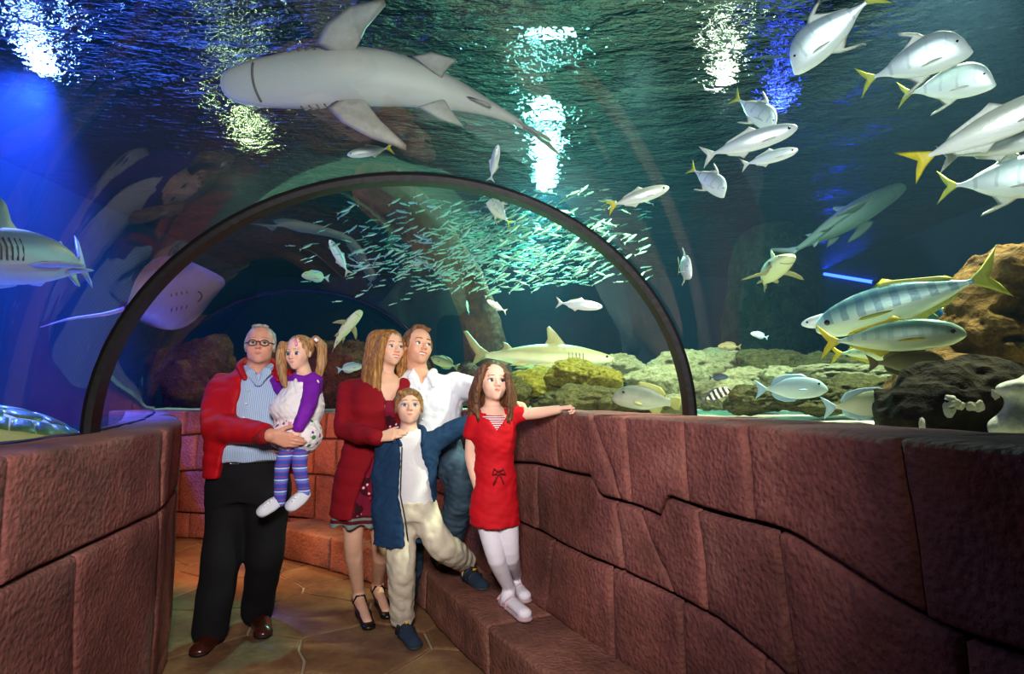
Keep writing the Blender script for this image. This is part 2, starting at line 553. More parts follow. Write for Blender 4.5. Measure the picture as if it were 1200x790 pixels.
def rib(name, f, half, thick):
    """curved strap: a bevelled flat band standing on the two wall heads"""
    prof = [(-half, 0), (-half * 0.8, -thick), (half * 0.8, -thick), (half, 0), (half, thick * 0.6), (-half, thick * 0.6)]
    V, Fc = [], []
    A = 72
    l, r, _ = station(f)
    ax = (r - l).normalized(); dirv = Vector((-ax.y, ax.x, 0))
    for j in range(A + 1):
        ang = math.pi * (1 - j / A)
        for (d, g) in prof:
            V.append(arch(f, ang, g) + dirv * d)
    P = len(prof)
    for j in range(A):
        for k in range(P):
            a = j * P + k
            b = j * P + (k + 1) % P
            Fc.append((a, b, b + P, a + P))
    Fc += [tuple(range(P)), tuple(range(A * P, A * P + P))]
    o = link(name, mesh(name, V, Fc), M_RIB, smooth=False)
    tag(o, kind='structure')
    return o
rib('trim_2', 3.0, 0.045, 0.022)
rib('trim_3', 6.0, 0.02, 0.012)
# end pane over the far wall
V = [arch(6, math.pi * (1 - j / 40)) for j in range(41)]
w3 = link('window_3', mesh('window_3', V, [tuple(range(41))]), M_ACR, smooth=False)
tag(w3, kind='structure')
# black sill strip where the acrylic stands on the stone
def sill(name, k, f0, f1):
    V, Fc = [], []
    n = 40
    for i in range(n + 1):
        f = f0 + (f1 - f0) * i / n
        p = arch(f, math.pi if k == 0 else 0)
        l, r, _ = station(f)
        ax = (r - l).normalized()
        for d, z in ((-0.014, 0.0), (-0.014, 0.012), (0.014, 0.012), (0.014, 0.0)):
            V.append((p.x + ax.x * d, p.y + ax.y * d, p.z + z - 0.006))
    for i in range(n):
        for c in range(4):
            a = i * 4
            Fc.append((a + c, a + (c + 1) % 4, a + 4 + (c + 1) % 4, a + 4 + c))
    o = link(name, mesh(name, V, Fc), M_RIB, smooth=False)
    tag(o, kind='structure')
sill('trim_4', 0, 0, 6)
sill('trim_5', 1, 0, 6)

# ---- tank shell
M_TANKW = NT('tank_wall_paint')
_v = M_TANKW.coord('Object')
_a = M_TANKW.noise(_v, 0.5, 4, 0.6)
M_TANKW.set(M_TANKW.ramp(_a, [(0.3, lin('#08192e')), (0.7, lin('#0d2a40'))]), 0.85, 0.15)
M_TANKW.bump(M_TANKW.noise(_v, 6, 4), 0.3, 0.03)
M_TANKW = M_TANKW.m
def quad(name, pts, mat):
    o = link(name, mesh(name, pts, [(0, 1, 2, 3)]), mat, smooth=False)
    return tag(o, kind='structure')
XL, XR, YB, YF = -5.6, 6.5, 13.0, -2.6
quad('wall_back', [(XL, YB, 0.6), (XR, YB, 0.6), (XR, YB, 4.3), (XL, YB, 4.3)], M_TANKW)
quad('wall_tank_left', [(XL, YF, 0.6), (XL, YB, 0.6), (XL, YB, 4.3), (XL, YF, 4.3)], M_TANKW)
quad('wall_tank_right', [(XR, YB, 0.6), (XR, YF, 0.6), (XR, YF, 4.3), (XR, YB, 4.3)], M_TANKW)
quad('wall_front', [(XR, YF, 0.0), (XL, YF, 0.0), (XL, YF, 4.3), (XR, YF, 4.3)], M_TANKW)
M_SAND = NT('tank_sand')
_v = M_SAND.coord('Object')
M_SAND.set(M_SAND.ramp(M_SAND.noise(_v, 9, 5), [(0.3, lin('#b9b798')), (0.7, lin('#e2e2cb'))]), 0.95, 0.1)
M_SAND.bump(M_SAND.noise(_v, 22, 4), 0.5, 0.02)
M_SAND = M_SAND.m
# sea bed: sheet outside both walls
def seabed(name, path, sgn, depth, z0, far):
    V, Fc = [], []
    n, m = 70, 22
    for i in range(n + 1):
        u = path.len * i / n
        p, nn = path.pos(u), path.nrm(u)
        for j in range(m + 1):
            t_ = j / m
            q = p + nn * (depth + (far - depth) * t_ ** 1.6)
            q.x = min(max(q.x, XL), XR); q.y = min(max(q.y, YF), YB)
            z = z0 + 0.05 * mnoise.noise(Vector((q.x * 1.3, q.y * 1.3, 3))) + 0.02 * mnoise.noise(Vector((q.x * 5, q.y * 5, 3)))
            V.append((q.x, q.y, z if j else z0))
    for i in range(n):
        for j in range(m):
            a = i * (m + 1) + j
            Fc.append((a, a + 1, a + m + 2, a + m + 1))
    o = link(name, mesh(name, V, Fc), M_SAND)
    return tag(o, kind='structure')
seabed('floor_tank_right', OUT, 1, 0.40, 1.16, 13)
seabed('floor_tank_left', INN, -1, 0.26, 1.02, 6)
# ---- rippled water surface
t = NT('water_underside')
t.n.remove(t.b)
v = t.coord('Object', (1.0, 2.2, 1.0), (0, 0, math.radians(28)))
n1 = t.noise(v, 2.2, 3, 0.5, 0.6)
n2 = t.noise(v, 9.0, 3, 0.6, 0.8)
n3 = t.noise(v, 26.0, 2, 0.5, 0.3)
hh = t.math('ADD', t.math('MULTIPLY', n1, 1.0), t.math('ADD', t.math('MULTIPLY', n2, 0.38), t.math('MULTIPLY', n3, 0.10)))
bp = t.node('ShaderNodeBump'); bp.inputs['Strength'].default_value = 1.0; bp.inputs['Distance'].default_value = 0.07
t.l(hh, bp.inputs['Height'])
gl = t.node('ShaderNodeBsdfGlossy'); gl.inputs['Roughness'].default_value = 0.03; gl.inputs['Color'].default_value = (0.15, 0.19, 0.21, 1)
t.l(bp.outputs['Normal'], gl.inputs['Normal'])
t.l(gl.outputs[0], t.out.inputs['Surface'])
M_WATER = t.m
V, Fc = [], []
NX, NY = 90, 110
for j in range(NY + 1):
    for i in range(NX + 1):
        x, y = XL + 0.03 + (XR - XL - 0.06) * i / NX, YF + 0.03 + (YB - YF - 0.06) * j / NY
        V.append((x, y, Z_SURF + 0.03 * mnoise.noise(Vector((x * 1.2, y * 1.6, 0)))))
for j in range(NY):
    for i in range(NX):
        a = j * (NX + 1) + i
        Fc.append((a, a + NX + 1, a + NX + 2, a + 1))
ws = link('water_surface', mesh('water_surface', V, Fc), M_WATER)
tag(ws, 'rippled underside of the water surface glinting above the tunnel', 'water', kind='stuff')

# ---- the water itself: faint haze around the tunnel
t = NT('tank_water')
t.n.remove(t.b)
vs_ = t.node('ShaderNodeVolumeScatter'); vs_.inputs['Color'].default_value = (0.28, 0.62, 1.0, 1); vs_.inputs['Density'].default_value = WATER_DENSITY; vs_.inputs['Anisotropy'].default_value = 0.2
va_ = t.node('ShaderNodeVolumeAbsorption'); va_.inputs['Color'].default_value = (0.25, 0.8, 0.9, 1); va_.inputs['Density'].default_value = 0.06
ad = t.node('ShaderNodeAddShader')
t.l(vs_.outputs[0], ad.inputs[0]); t.l(va_.outputs[0], ad.inputs[1]); t.l(ad.outputs[0], t.out.inputs['Volume'])
V, Fc = [], []
e_ = 0.02
zt_, zb_ = Z_SURF + 0.06, 0.55
bx_ = [(XL + e_, YF + e_), (XR - e_, YF + e_), (XR - e_, YB - e_), (XL + e_, YB - e_)]
V += [(x, y, zb_) for x, y in bx_] + [(x, y, zt_) for x, y in bx_]
Fc += [(4, 5, 6, 7)] + [(k, (k + 1) % 4, 4 + (k + 1) % 4, 4 + k) for k in range(4)]
o_ = len(V)
n, A = 36, 40
for i in range(n + 1):
    f = 6.0 * i / n
    ring = [arch(f, math.pi * (1 - j / A), 0.012) for j in range(A + 1)]
    ring = [Vector((ring[0].x, ring[0].y, zb_))] + ring + [Vector((ring[-1].x, ring[-1].y, zb_))]
    V += [tuple(p) for p in ring]
P_n = A + 3
for i in range(n):
    for j in range(P_n - 1):
        a = o_ + i * P_n + j
        Fc.append((a, a + P_n, a + P_n + 1, a + 1))
Fc.append(tuple(o_ + k for k in range(P_n)))
Fc.append(tuple(o_ + n * P_n + k for k in range(P_n))[::-1])
me = mesh('water', V, Fc)
wv = link('water', me, t.m, smooth=False)
tag(wv, 'hazy blue green tank water surrounding the tunnel', 'water', kind='stuff')
# ================================================================ implicit-surface modelling for people
def A3(v): return np.array((v[0], v[1], v[2]), dtype=np.float64)
def poly_sd(px, pz, X, Z):
    """signed distance to a polygon (arrays broadcast)"""
    d = np.full(np.broadcast(X, Z).shape, 1e9)
    s = np.ones(d.shape)
    n = len(px)
    for i in range(n):
        j = (i - 1) % n
        ex, ez = px[j] - px[i], pz[j] - pz[i]
        wx, wz = X - px[i], Z - pz[i]
        t = np.clip((wx * ex + wz * ez) / (ex * ex + ez * ez + 1e-12), 0, 1)
        bx, bz = wx - ex * t, wz - ez * t
        d = np.minimum(d, bx * bx + bz * bz)
        c1, c2, c3 = Z >= pz[i], Z < pz[j], ex * wz > ez * wx
        flip = (c1 & c2 & c3) | (~c1 & ~c2 & ~c3)
        s = np.where(flip, -s, s)
    return s * np.sqrt(d)
class Sdf:
    def __init__(s): s.pr = []
    def _add(s, fn, lo, hi, k, op): s.pr.append((fn, lo, hi, k, op)); return s
    def cap(s, a, b, ra, rb=None, k=0.02, op='u'):
        a, b = A3(a), A3(b); rb = ra if rb is None else rb
        ab = b - a; L2 = ab.dot(ab) + 1e-12
        r = max(ra, rb)
        def fn(X, Y, Z):
            px, py, pz = X - a[0], Y - a[1], Z - a[2]
            t = np.clip((px * ab[0] + py * ab[1] + pz * ab[2]) / L2, 0, 1)
            return np.sqrt((px - ab[0] * t) ** 2 + (py - ab[1] * t) ** 2 + (pz - ab[2] * t) ** 2) - (ra + (rb - ra) * t)
        return s._add(fn, np.minimum(a, b) - r, np.maximum(a, b) + r, k, op)
    def chain(s, pts, rs, k=0.02, op='u', soft=True):
        """limb through joints: one primitive, rounded bends, tapering radii"""
        P = [A3(p) for p in pts]
        if soft and len(P) > 2:
            Q, R = [], []
            for i in range(len(P) - 1):
                p0, p1, p2, p3 = P[max(i - 1, 0)], P[i], P[i + 1], P[min(i + 2, len(P) - 1)]
                for u in (0, 0.2, 0.4, 0.6, 0.8):
                    cr = 0.5 * ((2 * p1) + (p2 - p0) * u + (2 * p0 - 5 * p1 + 4 * p2 - p3) * u * u + (3 * p1 - p0 - 3 * p2 + p3) * u ** 3)
                    Q.append(0.65 * cr + 0.35 * (p1 + (p2 - p1) * u)); R.append(rs[i] + (rs[i + 1] - rs[i]) * u)
            Q.append(P[-1]); R.append(rs[-1])
        else: Q, R = P, list(rs)
        def fn(X, Y, Z):
            best = None
            for a, b, ra, rb in zip(Q, Q[1:], R, R[1:]):
                ab = b - a; L2 = ab.dot(ab) + 1e-12
                px, py, pz = X - a[0], Y - a[1], Z - a[2]
                t = np.clip((px * ab[0] + py * ab[1] + pz * ab[2]) / L2, 0, 1)
                d = np.sqrt((px - ab[0] * t) ** 2 + (py - ab[1] * t) ** 2 + (pz - ab[2] * t) ** 2) - (ra + (rb - ra) * t)
                best = d if best is None else np.minimum(best, d)
            return best
        r = max(R)
        return s._add(fn, np.min(Q, axis=0) - r, np.max(Q, axis=0) + r, k, op)
    def fcap(s, a, b, ra, rb, n, sc, k=0.02, op='u'):
        """capsule flattened along n by sc"""
        a, b, n = A3(a), A3(b), A3(n); n = n / np.linalg.norm(n)
        g = 1.0 / sc - 1.0
        ab = b - a; ab = ab + n * (ab.dot(n) * g); L2 = ab.dot(ab) + 1e-12
        r = max(ra, rb)
        def fn(X, Y, Z):
            px, py, pz = X - a[0], Y - a[1], Z - a[2]
            q = (px * n[0] + py * n[1] + pz * n[2]) * g
            px, py, pz = px + n[0] * q, py + n[1] * q, pz + n[2] * q
            t = np.clip((px * ab[0] + py * ab[1] + pz * ab[2]) / L2, 0, 1)
            d = np.sqrt((px - ab[0] * t) ** 2 + (py - ab[1] * t) ** 2 + (pz - ab[2] * t) ** 2)
            return (d - (ra + (rb - ra) * t)) * (sc + (1 - sc) * 0.35)
        return s._add(fn, np.minimum(a, b) - r, np.maximum(a, b) + r, k, op)
    def ell(s, c, r, B=None, k=0.02, op='u'):
        c = A3(c); r = np.array(r, float); B = np.eye(3) if B is None else np.array(B, float)
        ext = np.sqrt(((B * r[:, None]) ** 2).sum(0))
        def fn(X, Y, Z):
            px, py, pz = X - c[0], Y - c[1], Z - c[2]
            q = [(px * B[i][0] + py * B[i][1] + pz * B[i][2]) for i in range(3)]
            k0 = np.sqrt(sum((q[i] / r[i]) ** 2 for i in range(3)))
            k1 = np.sqrt(sum((q[i] / r[i] ** 2) ** 2 for i in range(3))) + 1e-9
            return k0 * (k0 - 1.0) / k1
        return s._add(fn, c - ext, c + ext, k, op)
    def loft(s, st, yaw=0.0, k=0.02, op='u', power=2.0):
        """stack of ellipses: st = [(centre, rx, ry)], highest or lowest first"""
        st = sorted(st, key=lambda q: q[0][2])
        zs = np.array([q[0][2] for q in st]); cx = np.array([q[0][0] for q in st]); cy = np.array([q[0][1] for q in st])
        rx = np.array([q[1] for q in st]); ry = np.array([q[2] for q in st])
        cs, sn = math.cos(yaw), math.sin(yaw)
        m = max(rx.max(), ry.max())
        def fn(X, Y, Z):
            z = Z.ravel()
            f = lambda a: np.interp(z, zs, a).reshape(Z.shape)
            dx, dy = X - f(cx), Y - f(cy)
            ux, uy = dx * cs + dy * sn, -dx * sn + dy * cs
            RX, RY = f(rx), f(ry)
            if power == 2.0: q = np.sqrt((ux / RX) ** 2 + (uy / RY) ** 2)
            else: q = (np.abs(ux / RX) ** power + np.abs(uy / RY) ** power) ** (1 / power)
            d = (q - 1) * np.minimum(RX, RY)
            return np.maximum(d, np.maximum(zs[0] - Z, Z - zs[-1]))
        lo = np.array([cx.min() - m, cy.min() - m, zs[0]]); hi = np.array([cx.max() + m, cy.max() + m, zs[-1]])
        return s._add(fn, lo, hi, k, op)
    def poly(s, pts, ylo=-1e9, yhi=1e9, k=0.004, op='s'):
        """prism standing on an outline in the X-Z plane, between two depths"""
        px, pz = [p[0] for p in pts], [p[2] for p in pts]
        def fn(X, Y, Z):
            d2 = poly_sd(px, pz, X[:, 0, 0][:, None], Z[0, 0, :][None, :])[:, None, :]
            return np.maximum(d2, np.maximum(ylo - Y, Y - yhi))
        lo = np.array([min(px), max(ylo, -50), min(pz)]); hi = np.array([max(px), min(yhi, 50), max(pz)])
        return s._add(fn, lo, hi, k, op)
    def half(s, pt, n, k=0.004, op='s'):
        """remove (op s) the half space that n points into"""
        pt, n = A3(pt), A3(n); n = n / np.linalg.norm(n)
        def fn(X, Y, Z): return -((X - pt[0]) * n[0] + (Y - pt[1]) * n[1] + (Z - pt[2]) * n[2])
        return s._add(fn, None, None, k, op)
    def build(s, name, h=0.006, fine=(), hf=None, disp=None, smooth=1, cut=None):
        us = [p for p in s.pr if p[4] == 'u']
        lo = np.min([p[1] for p in us], axis=0) - 0.02; hi = np.max([p[2] for p in us], axis=0) + 0.02
        ax = []
        for a in range(3):
            xs = [lo[a]]
            while xs[-1] < hi[a]:
                x = xs[-1]
                st = h
                for (fl, fh) in fine:
                    if fl[a] - h <= x <= fh[a]: st = hf
                xs.append(x + st)
            ax.append(np.array(xs))
        F = np.full([len(a) for a in ax], 0.5, dtype=np.float32)
        for fn, l, h_, k, op in s.pr:
            if l is None:
                sl = [slice(None)] * 3
            else:
                mg = k + (0.03 if op == 'u' else 0.02)
                sl = []
                for a in range(3):
                    i0 = max(0, int(np.searchsorted(ax[a], l[a] - mg)) - 1); i1 = int(np.searchsorted(ax[a], h_[a] + mg)) + 1
                    sl.append(slice(i0, i1))
            sl = tuple(sl)
            X, Y, Z = ax[0][sl[0]][:, None, None], ax[1][sl[1]][None, :, None], ax[2][sl[2]][None, None, :]
            if min(X.size, Y.size, Z.size) == 0: continue
            d = np.broadcast_to(fn(X, Y, Z), F[sl].shape)
            f = F[sl]
            if op == 'u':
                g = np.maximum(k - np.abs(f - d), 0) / max(k, 1e-6)
                F[sl] = np.minimum(f, d) - g * g * k * 0.25
            elif op == 's':
                d = -d
                g = np.maximum(k - np.abs(f - d), 0) / max(k, 1e-6)
                F[sl] = np.maximum(f, d) + g * g * k * 0.25
            elif op == 'i':
                F[sl] = np.maximum(f, d)
        if disp is not None:
            idx = np.nonzero(np.abs(F) < 0.035)
            F[idx] += disp(ax[0][idx[0]], ax[1][idx[1]], ax[2][idx[2]])
        V, Q = surface_nets(F, ax)
        for _ in range(smooth): V = relax(V, Q)
        return mesh_np(name, V, Q), V
def surface_nets(F, ax):
    F = F.copy()
    F[0], F[-1], F[:, 0], F[:, -1], F[:, :, 0], F[:, :, -1] = (np.maximum(x, 1e-3) for x in (F[0], F[-1], F[:, 0], F[:, -1], F[:, :, 0], F[:, :, -1]))
    I = F < 0
    nx, ny, nz = F.shape
    c = np.zeros((nx - 1, ny - 1, nz - 1), dtype=np.uint8)
    for dx in (0, 1):
        for dy in (0, 1):
            for dz in (0, 1):
                c += I[dx:nx - 1 + dx, dy:ny - 1 + dy, dz:nz - 1 + dz]
    act = np.argwhere((c > 0) & (c < 8))
    idx = np.full(c.shape, -1, dtype=np.int32)
    idx[act[:, 0], act[:, 1], act[:, 2]] = np.arange(len(act))
    S = np.zeros((len(act), 3)); N = np.zeros(len(act))
    for a in range(3):
        o = [b for b in range(3) if b != a]
        for p in (0, 1):
            for q in (0, 1):
                i0 = act.copy(); i0[:, o[0]] += p; i0[:, o[1]] += q
                i1 = i0.copy(); i1[:, a] += 1
                f0 = F[i0[:, 0], i0[:, 1], i0[:, 2]].astype(float); f1 = F[i1[:, 0], i1[:, 1], i1[:, 2]].astype(float)
                m = (f0 < 0) != (f1 < 0)
                t = np.where(m, f0 / (f0 - f1 + 1e-20), 0)
                pos = np.stack([ax[b][i0[:, b]] for b in range(3)], 1)
                pos[:, a] += t * (ax[a][i1[:, a]] - ax[a][i0[:, a]])
                S[m] += pos[m]; N[m] += 1
    V = S / N[:, None]
    Q = []
    for a in range(3):
        b, d = (a + 1) % 3, (a + 2) % 3
        s0 = [slice(None)] * 3; s1 = [slice(None)] * 3
        s0[a] = slice(0, -1); s1[a] = slice(1, None)
        A, B = I[tuple(s0)], I[tuple(s1)]
        e = np.argwhere(A != B)
        e = e[(e[:, b] > 0) & (e[:, d] > 0) & (e[:, b] < F.shape[b] - 1) & (e[:, d] < F.shape[d] - 1)]
        ins = A[e[:, 0], e[:, 1], e[:, 2]]
        def at_(db, dd):
            k = e.copy(); k[:, b] += db; k[:, d] += dd
            return idx[k[:, 0], k[:, 1], k[:, 2]]
        q = np.stack([at_(-1, -1), at_(0, -1), at_(0, 0), at_(-1, 0)], 1)
        q[~ins] = q[~ins][:, ::-1]
        Q.append(q)
    return V, np.concatenate(Q)
def relax(V, Q, lam=0.5):
    n = len(V)
    cnt = np.zeros(n); acc = np.zeros((n, 3))
    for i in range(4):
        a, b = Q[:, i], Q[:, (i + 1) % 4]
        for u, w in ((a, b), (b, a)):
            cnt += np.bincount(u, minlength=n)
            for x in range(3): acc[:, x] += np.bincount(u, weights=V[w, x], minlength=n)
    return V + lam * (acc / cnt[:, None] - V)

def waves(seed, amp, freq, n=7, aniso=(1, 1, 1), sharp=False):
    """soft cloth relief from summed plane waves"""
    r = np.random.RandomState(seed)
    D = r.normal(size=(n, 3)); D /= np.linalg.norm(D, axis=1)[:, None]
    D = D * np.array(aniso) * freq * r.uniform(0.5, 1.6, size=(n, 1))
    ph = r.uniform(0, 6.28, n)
    def f(X, Y, Z):
        s = 0
        wx = 0.6 * np.sin(X * freq * 0.5 + ph[0]) + 0.6 * np.sin(Z * freq * 0.6 + ph[1])
        for i in range(n):
            v = np.sin(D[i][0] * X + D[i][1] * Y + D[i][2] * Z + ph[i] + wx)
            s = s + (1 - 2 * np.abs(v) if sharp else v)
        return amp * s / math.sqrt(n)
    return f

def tube(pts, rs, n=6, closed=False):
    """verts/faces of a tube through points with a radius at each"""
    P = [Vector(p) for p in pts]
    if not hasattr(rs, '__len__'): rs = [rs] * len(P)
    V, Fc = [], []
    m = len(P)
    up = None
    for i in range(m):
        a = P[(i - 1) % m] if closed else P[max(i - 1, 0)]
        b = P[(i + 1) % m] if closed else P[min(i + 1, m - 1)]
        d = (b - a).normalized() if (b - a).length > 1e-9 else Vector((0, 0, 1))
        if up is None: up = d.orthogonal().normalized()
        up = (up - d * up.dot(d)).normalized()
        s = d.cross(up)
        for k in range(n):
            t = 2 * math.pi * k / n
            V.append(P[i] + (up * math.cos(t) + s * math.sin(t)) * rs[i])
    for i in range(m if closed else m - 1):
        for k in range(n):
            a, b = i * n + k, i * n + (k + 1) % n
            c, d = ((i + 1) % m) * n + (k + 1) % n, ((i + 1) % m) * n + k
            Fc.append((a, b, c, d))
    if not closed:
        Fc.append(tuple(range(n))[::-1]); Fc.append(tuple(range((m - 1) * n, m * n)))
    return V, Fc
def tube_obj(name, pts, rs, mat, parent, n=6, closed=False):
    return link(name, mesh(name, *tube(pts, rs, n, closed)), mat, parent)
def join_tubes(name, lst, mat, parent, n=4):
    V, Fc = [], []
    for pts, rs in lst:
        v, f = tube(pts, rs, n)
        o = len(V)
        V += v; Fc += [tuple(i + o for i in q) for q in f]
    return link(name, mesh(name, V, Fc), mat, parent)

# ---------------------------------------------------------------- materials for people
def skin_mat(name, hexc):
    t = NT(name)
    at_ = t.node('ShaderNodeAttribute', attribute_name='tint')
    v = t.coord('Object')
    n = t.noise(v, 18, 3)
    c = lin(hexc)
    base = t.ramp(n, [(0.3, tuple(x * 0.94 for x in c[:3])), (0.7, tuple(min(1, x * 1.05) for x in c[:3]))])
    col = t.mix(1.0, base, at_.outputs['Color'], 'MULTIPLY')
    t.set(col, 0.48, 0.35)
    t.bump(t.noise(v, 160, 2), 0.05, 0.002)
    return t.m
def cloth(name, hexc, rough=0.8, var=0.08, weave=0.15, sheen=0.0):
    t = NT(name)
    v = t.coord('Object')
    c = lin(hexc)
    n = t.noise(v, 9, 4)
    col = t.ramp(n, [(0.3, tuple(x * (1 - var) for x in c[:3])), (0.7, tuple(min(1, x * (1 + var)) for x in c[:3]))])
    t.set(col, rough, 0.2)
    b1 = t.bump(t.noise(v, 26, 4, 0.6, 0.8), 0.22, 0.012)
    t.bump(t.noise(v, 260, 2), weave, 0.002, b1)
    return t.m
def stripes(name, ca, cb, freq, axis, duty=0.5, rough=0.8, extra=None):
    t = NT(name)
    v = t.coord('Object')
    sx = t.node('ShaderNodeSeparateXYZ'); t.l(v, sx.inputs[0])
    f = t.math('FRACT', t.math('MULTIPLY', sx.outputs[axis], freq))
    stops = [(0.0, lin(ca)), (duty, lin(cb))] if not extra else extra
    col = t.ramp(f, stops, 'CONSTANT')
    t.set(col, rough, 0.2)
    t.bump(t.noise(v, 26, 4, 0.6, 0.8), 0.2, 0.01)
    return t.m
def hair_mat(name, dark, mid, lightc, axis_scale=(60, 60, 5)):
    t = NT(name)
    v = t.coord('Object', axis_scale)
    n = t.noise(v, 2.0, 4, 0.6, 0.4)
    t.set(t.ramp(n, [(0.25, lin(dark)), (0.5, lin(mid)), (0.78, lin(lightc))]), 0.55, 0.35)
    t.bump(n, 0.35, 0.006)
    return t.m
def eye_mat(name, iris):
    t = NT(name)
    a = t.node('ShaderNodeAttribute', attribute_name='tint')
    t.set(a.outputs['Color'], 0.12, 0.6)
    return t.m
M_EYE = eye_mat('eyeball', '#5b7fa0')
M_LASH = simple('eyelash', '#2a1a14', 0.6)
M_TEETH = simple('teeth', '#f2ece2', 0.25, 0.5, var=0.02)
M_MOUTH = simple('inner_mouth', '#4a1414', 0.6)
def col_attr(me, C):
    at_ = me.color_attributes.new('tint', 'FLOAT_COLOR', 'POINT')
    C4 = np.ones((len(me.vertices), 4), dtype=np.float32); C4[:, :3] = C
    at_.data.foreach_set('color', C4.ravel())

class Head:
    """head frame: x towards picture right when facing the lens, y out of the face, z up; unit = head height"""
    def __init__(s, c, H, yaw, pitch, roll=0, kid=0.0):
        s.c, s.H, s.kid = A3(c), H, kid
        ps, th, ro = map(math.radians, (yaw, pitch, roll))
        f = np.array((math.sin(ps) * math.cos(th), -math.cos(ps) * math.cos(th), math.sin(th)))
        x = np.array((math.cos(ps), math.sin(ps), 0.0))
        z = np.cross(f, x); z = z if z[2] > 0 else -z
        x, z = x * math.cos(ro) + z * math.sin(ro), z * math.cos(ro) - x * math.sin(ro)
        s.B = np.array((x, f, z))
    def p(s, x, y, z): return s.c + s.H * (x * s.B[0] + y * s.B[1] + z * s.B[2])
    def loc(s, V): return ((V - s.c) @ s.B.T) / s.H
    def ell(s, S, c, r, k=0.05, op='u'): S.ell(s.p(*c), np.array(r) * s.H, s.B, k * s.H, op)
    def cap(s, S, a, b, ra, rb, k=0.04, op='u'): S.cap(s.p(*a), s.p(*b), ra * s.H, rb * s.H, k * s.H, op)
    def build(s, S, neck_base, neck_r, jaw=1.0, nose=1.0, fat=0.0, mouth='closed', ears=True):
        kd = s.kid
        s.ez = -0.02 - 0.035 * kd
        s.mz = -0.285 - 0.01 * kd
        s.mouth = mouth
        s.cu = 0.034 if mouth == 'smile' else 0.014
        s.ell(S, (0, -0.07, 0.13), (0.335, 0.41, 0.365), 0.05)
        s.ell(S, (0, 0.08, -0.10), (0.285 + 0.02 * kd + fat, 0.27, 0.33), 0.10)
        s.ell(S, (0, 0.10, -0.31), (0.215 * jaw + fat, 0.215, 0.165), 0.10)
        s.ell(S, (0, 0.245, -0.425), (0.085 * jaw + fat * 0.5, 0.075, 0.07), 0.10)
        for q in (-1, 1):
            s.ell(S, (q * 0.155, 0.235, -0.14 - 0.02 * kd), (0.10 + fat * 0.6, 0.085, 0.11), 0.09)
        s.cap(S, (-0.16, 0.305, 0.075), (0.16, 0.305, 0.075), 0.04 - 0.015 * kd, 0.04 - 0.015 * kd, 0.08)
        for q in (-1, 1):       # eye sockets
            s.ell(S, (q * 0.135, 0.40, s.ez), (0.088, 0.075, 0.062), 0.06, 's')
        nl = 0.9 * nose * (1 - 0.28 * kd)
        s.cap(S, (0, 0.335, 0.02), (0, 0.36 + 0.085 * nl, -0.135 - 0.02 * kd), 0.030, 0.043, 0.05)
        for q in (-1, 1):
            s.ell(S, (q * 0.045, 0.365 + 0.025 * nl, -0.15 - 0.02 * kd), (0.034, 0.042, 0.032), 0.03)
        # muzzle
        s.ell(S, (0, 0.275, s.mz), (0.12, 0.085, 0.09), 0.08)
        if mouth == 'closed':
            s.cu = 0.020
            for q in (-1, 1): s.cap(S, (0, 0.365, s.mz), (q * 0.085, 0.335, s.mz + s.cu), 0.007, 0.007, 0.015, 's')
        else:
            for q in ((-1, 0, 1) if mouth == 'smile' else (0,)): s.ell(S, (q * 0.05, 0.36, s.mz + abs(q) * 0.012), (0.055, 0.07, 0.030 - 0.006 * abs(q)), 0.015, 's')
        if ears:
            for q in (-1, 1):
                s.ell(S, (q * 0.335, -0.04, -0.05), (0.035, 0.085, 0.125), 0.03)
                s.ell(S, (q * 0.362, -0.01, -0.03), (0.022, 0.045, 0.07), 0.02, 's')
        # neck
        S.cap(s.p(0, -0.12, -0.30), neck_base, neck_r * 0.97, neck_r * 1.08, 0.10 * s.H)
    def tints(s, V, C, lip, cheek, brow=None, stubble=None):
        L = s.loc(V)
        s.L = L[(np.abs(L) < 0.7).all(axis=1)]
        x, y, z = L.T
        front = y > 0.1
        ax = np.abs(x)
        w = 0.105 if s.mouth == 'smile' else 0.085 - 0.01 * s.kid
        # lips follow a soft bow
        curve = s.mz + s.cu * np.minimum(ax / w, 1.2) ** 2
        g = 0.034 if s.mouth != 'closed' else 0.012
        d = np.abs(z - curve)
        th = (0.036 + (g - 0.012)) * np.sqrt(np.clip(1 - (ax / w) ** 2, 0, 1))
        m = np.clip((th - d) / 0.012 + 0.5, 0, 1) * front * (ax < w)
        C[:] = C * (1 - m[:, None]) + np.array(lip) * m[:, None]
        ck = np.exp(-(((ax - 0.18) / 0.09) ** 2 + ((z + 0.15) / 0.09) ** 2)) * front
        ns = np.exp(-((x / 0.06) ** 2 + ((z + 0.14) / 0.05) ** 2)) * (y > 0.36)
        m = np.clip(ck + 0.7 * ns, 0, 1)[:, None] * 0.55
        C[:] = C * (1 - m) + C * np.array(cheek) * m
        if stubble is not None:
            m = (np.clip((-0.2 - z) / 0.06, 0, 1) * np.clip((y + 0.05) / 0.1, 0, 1) * (z > -0.6))[:, None] * 0.6
            C[:] = C * (1 - m) + C * np.array(stubble) * m
        return C
    def surf(s, x, z):
        L = s.L
        m = (np.abs(L[:, 0] - x) < 0.028) & (np.abs(L[:, 2] - z) < 0.028) & (L[:, 1] > 0)
        return float(L[m, 1].max()) if m.any() else 0.33
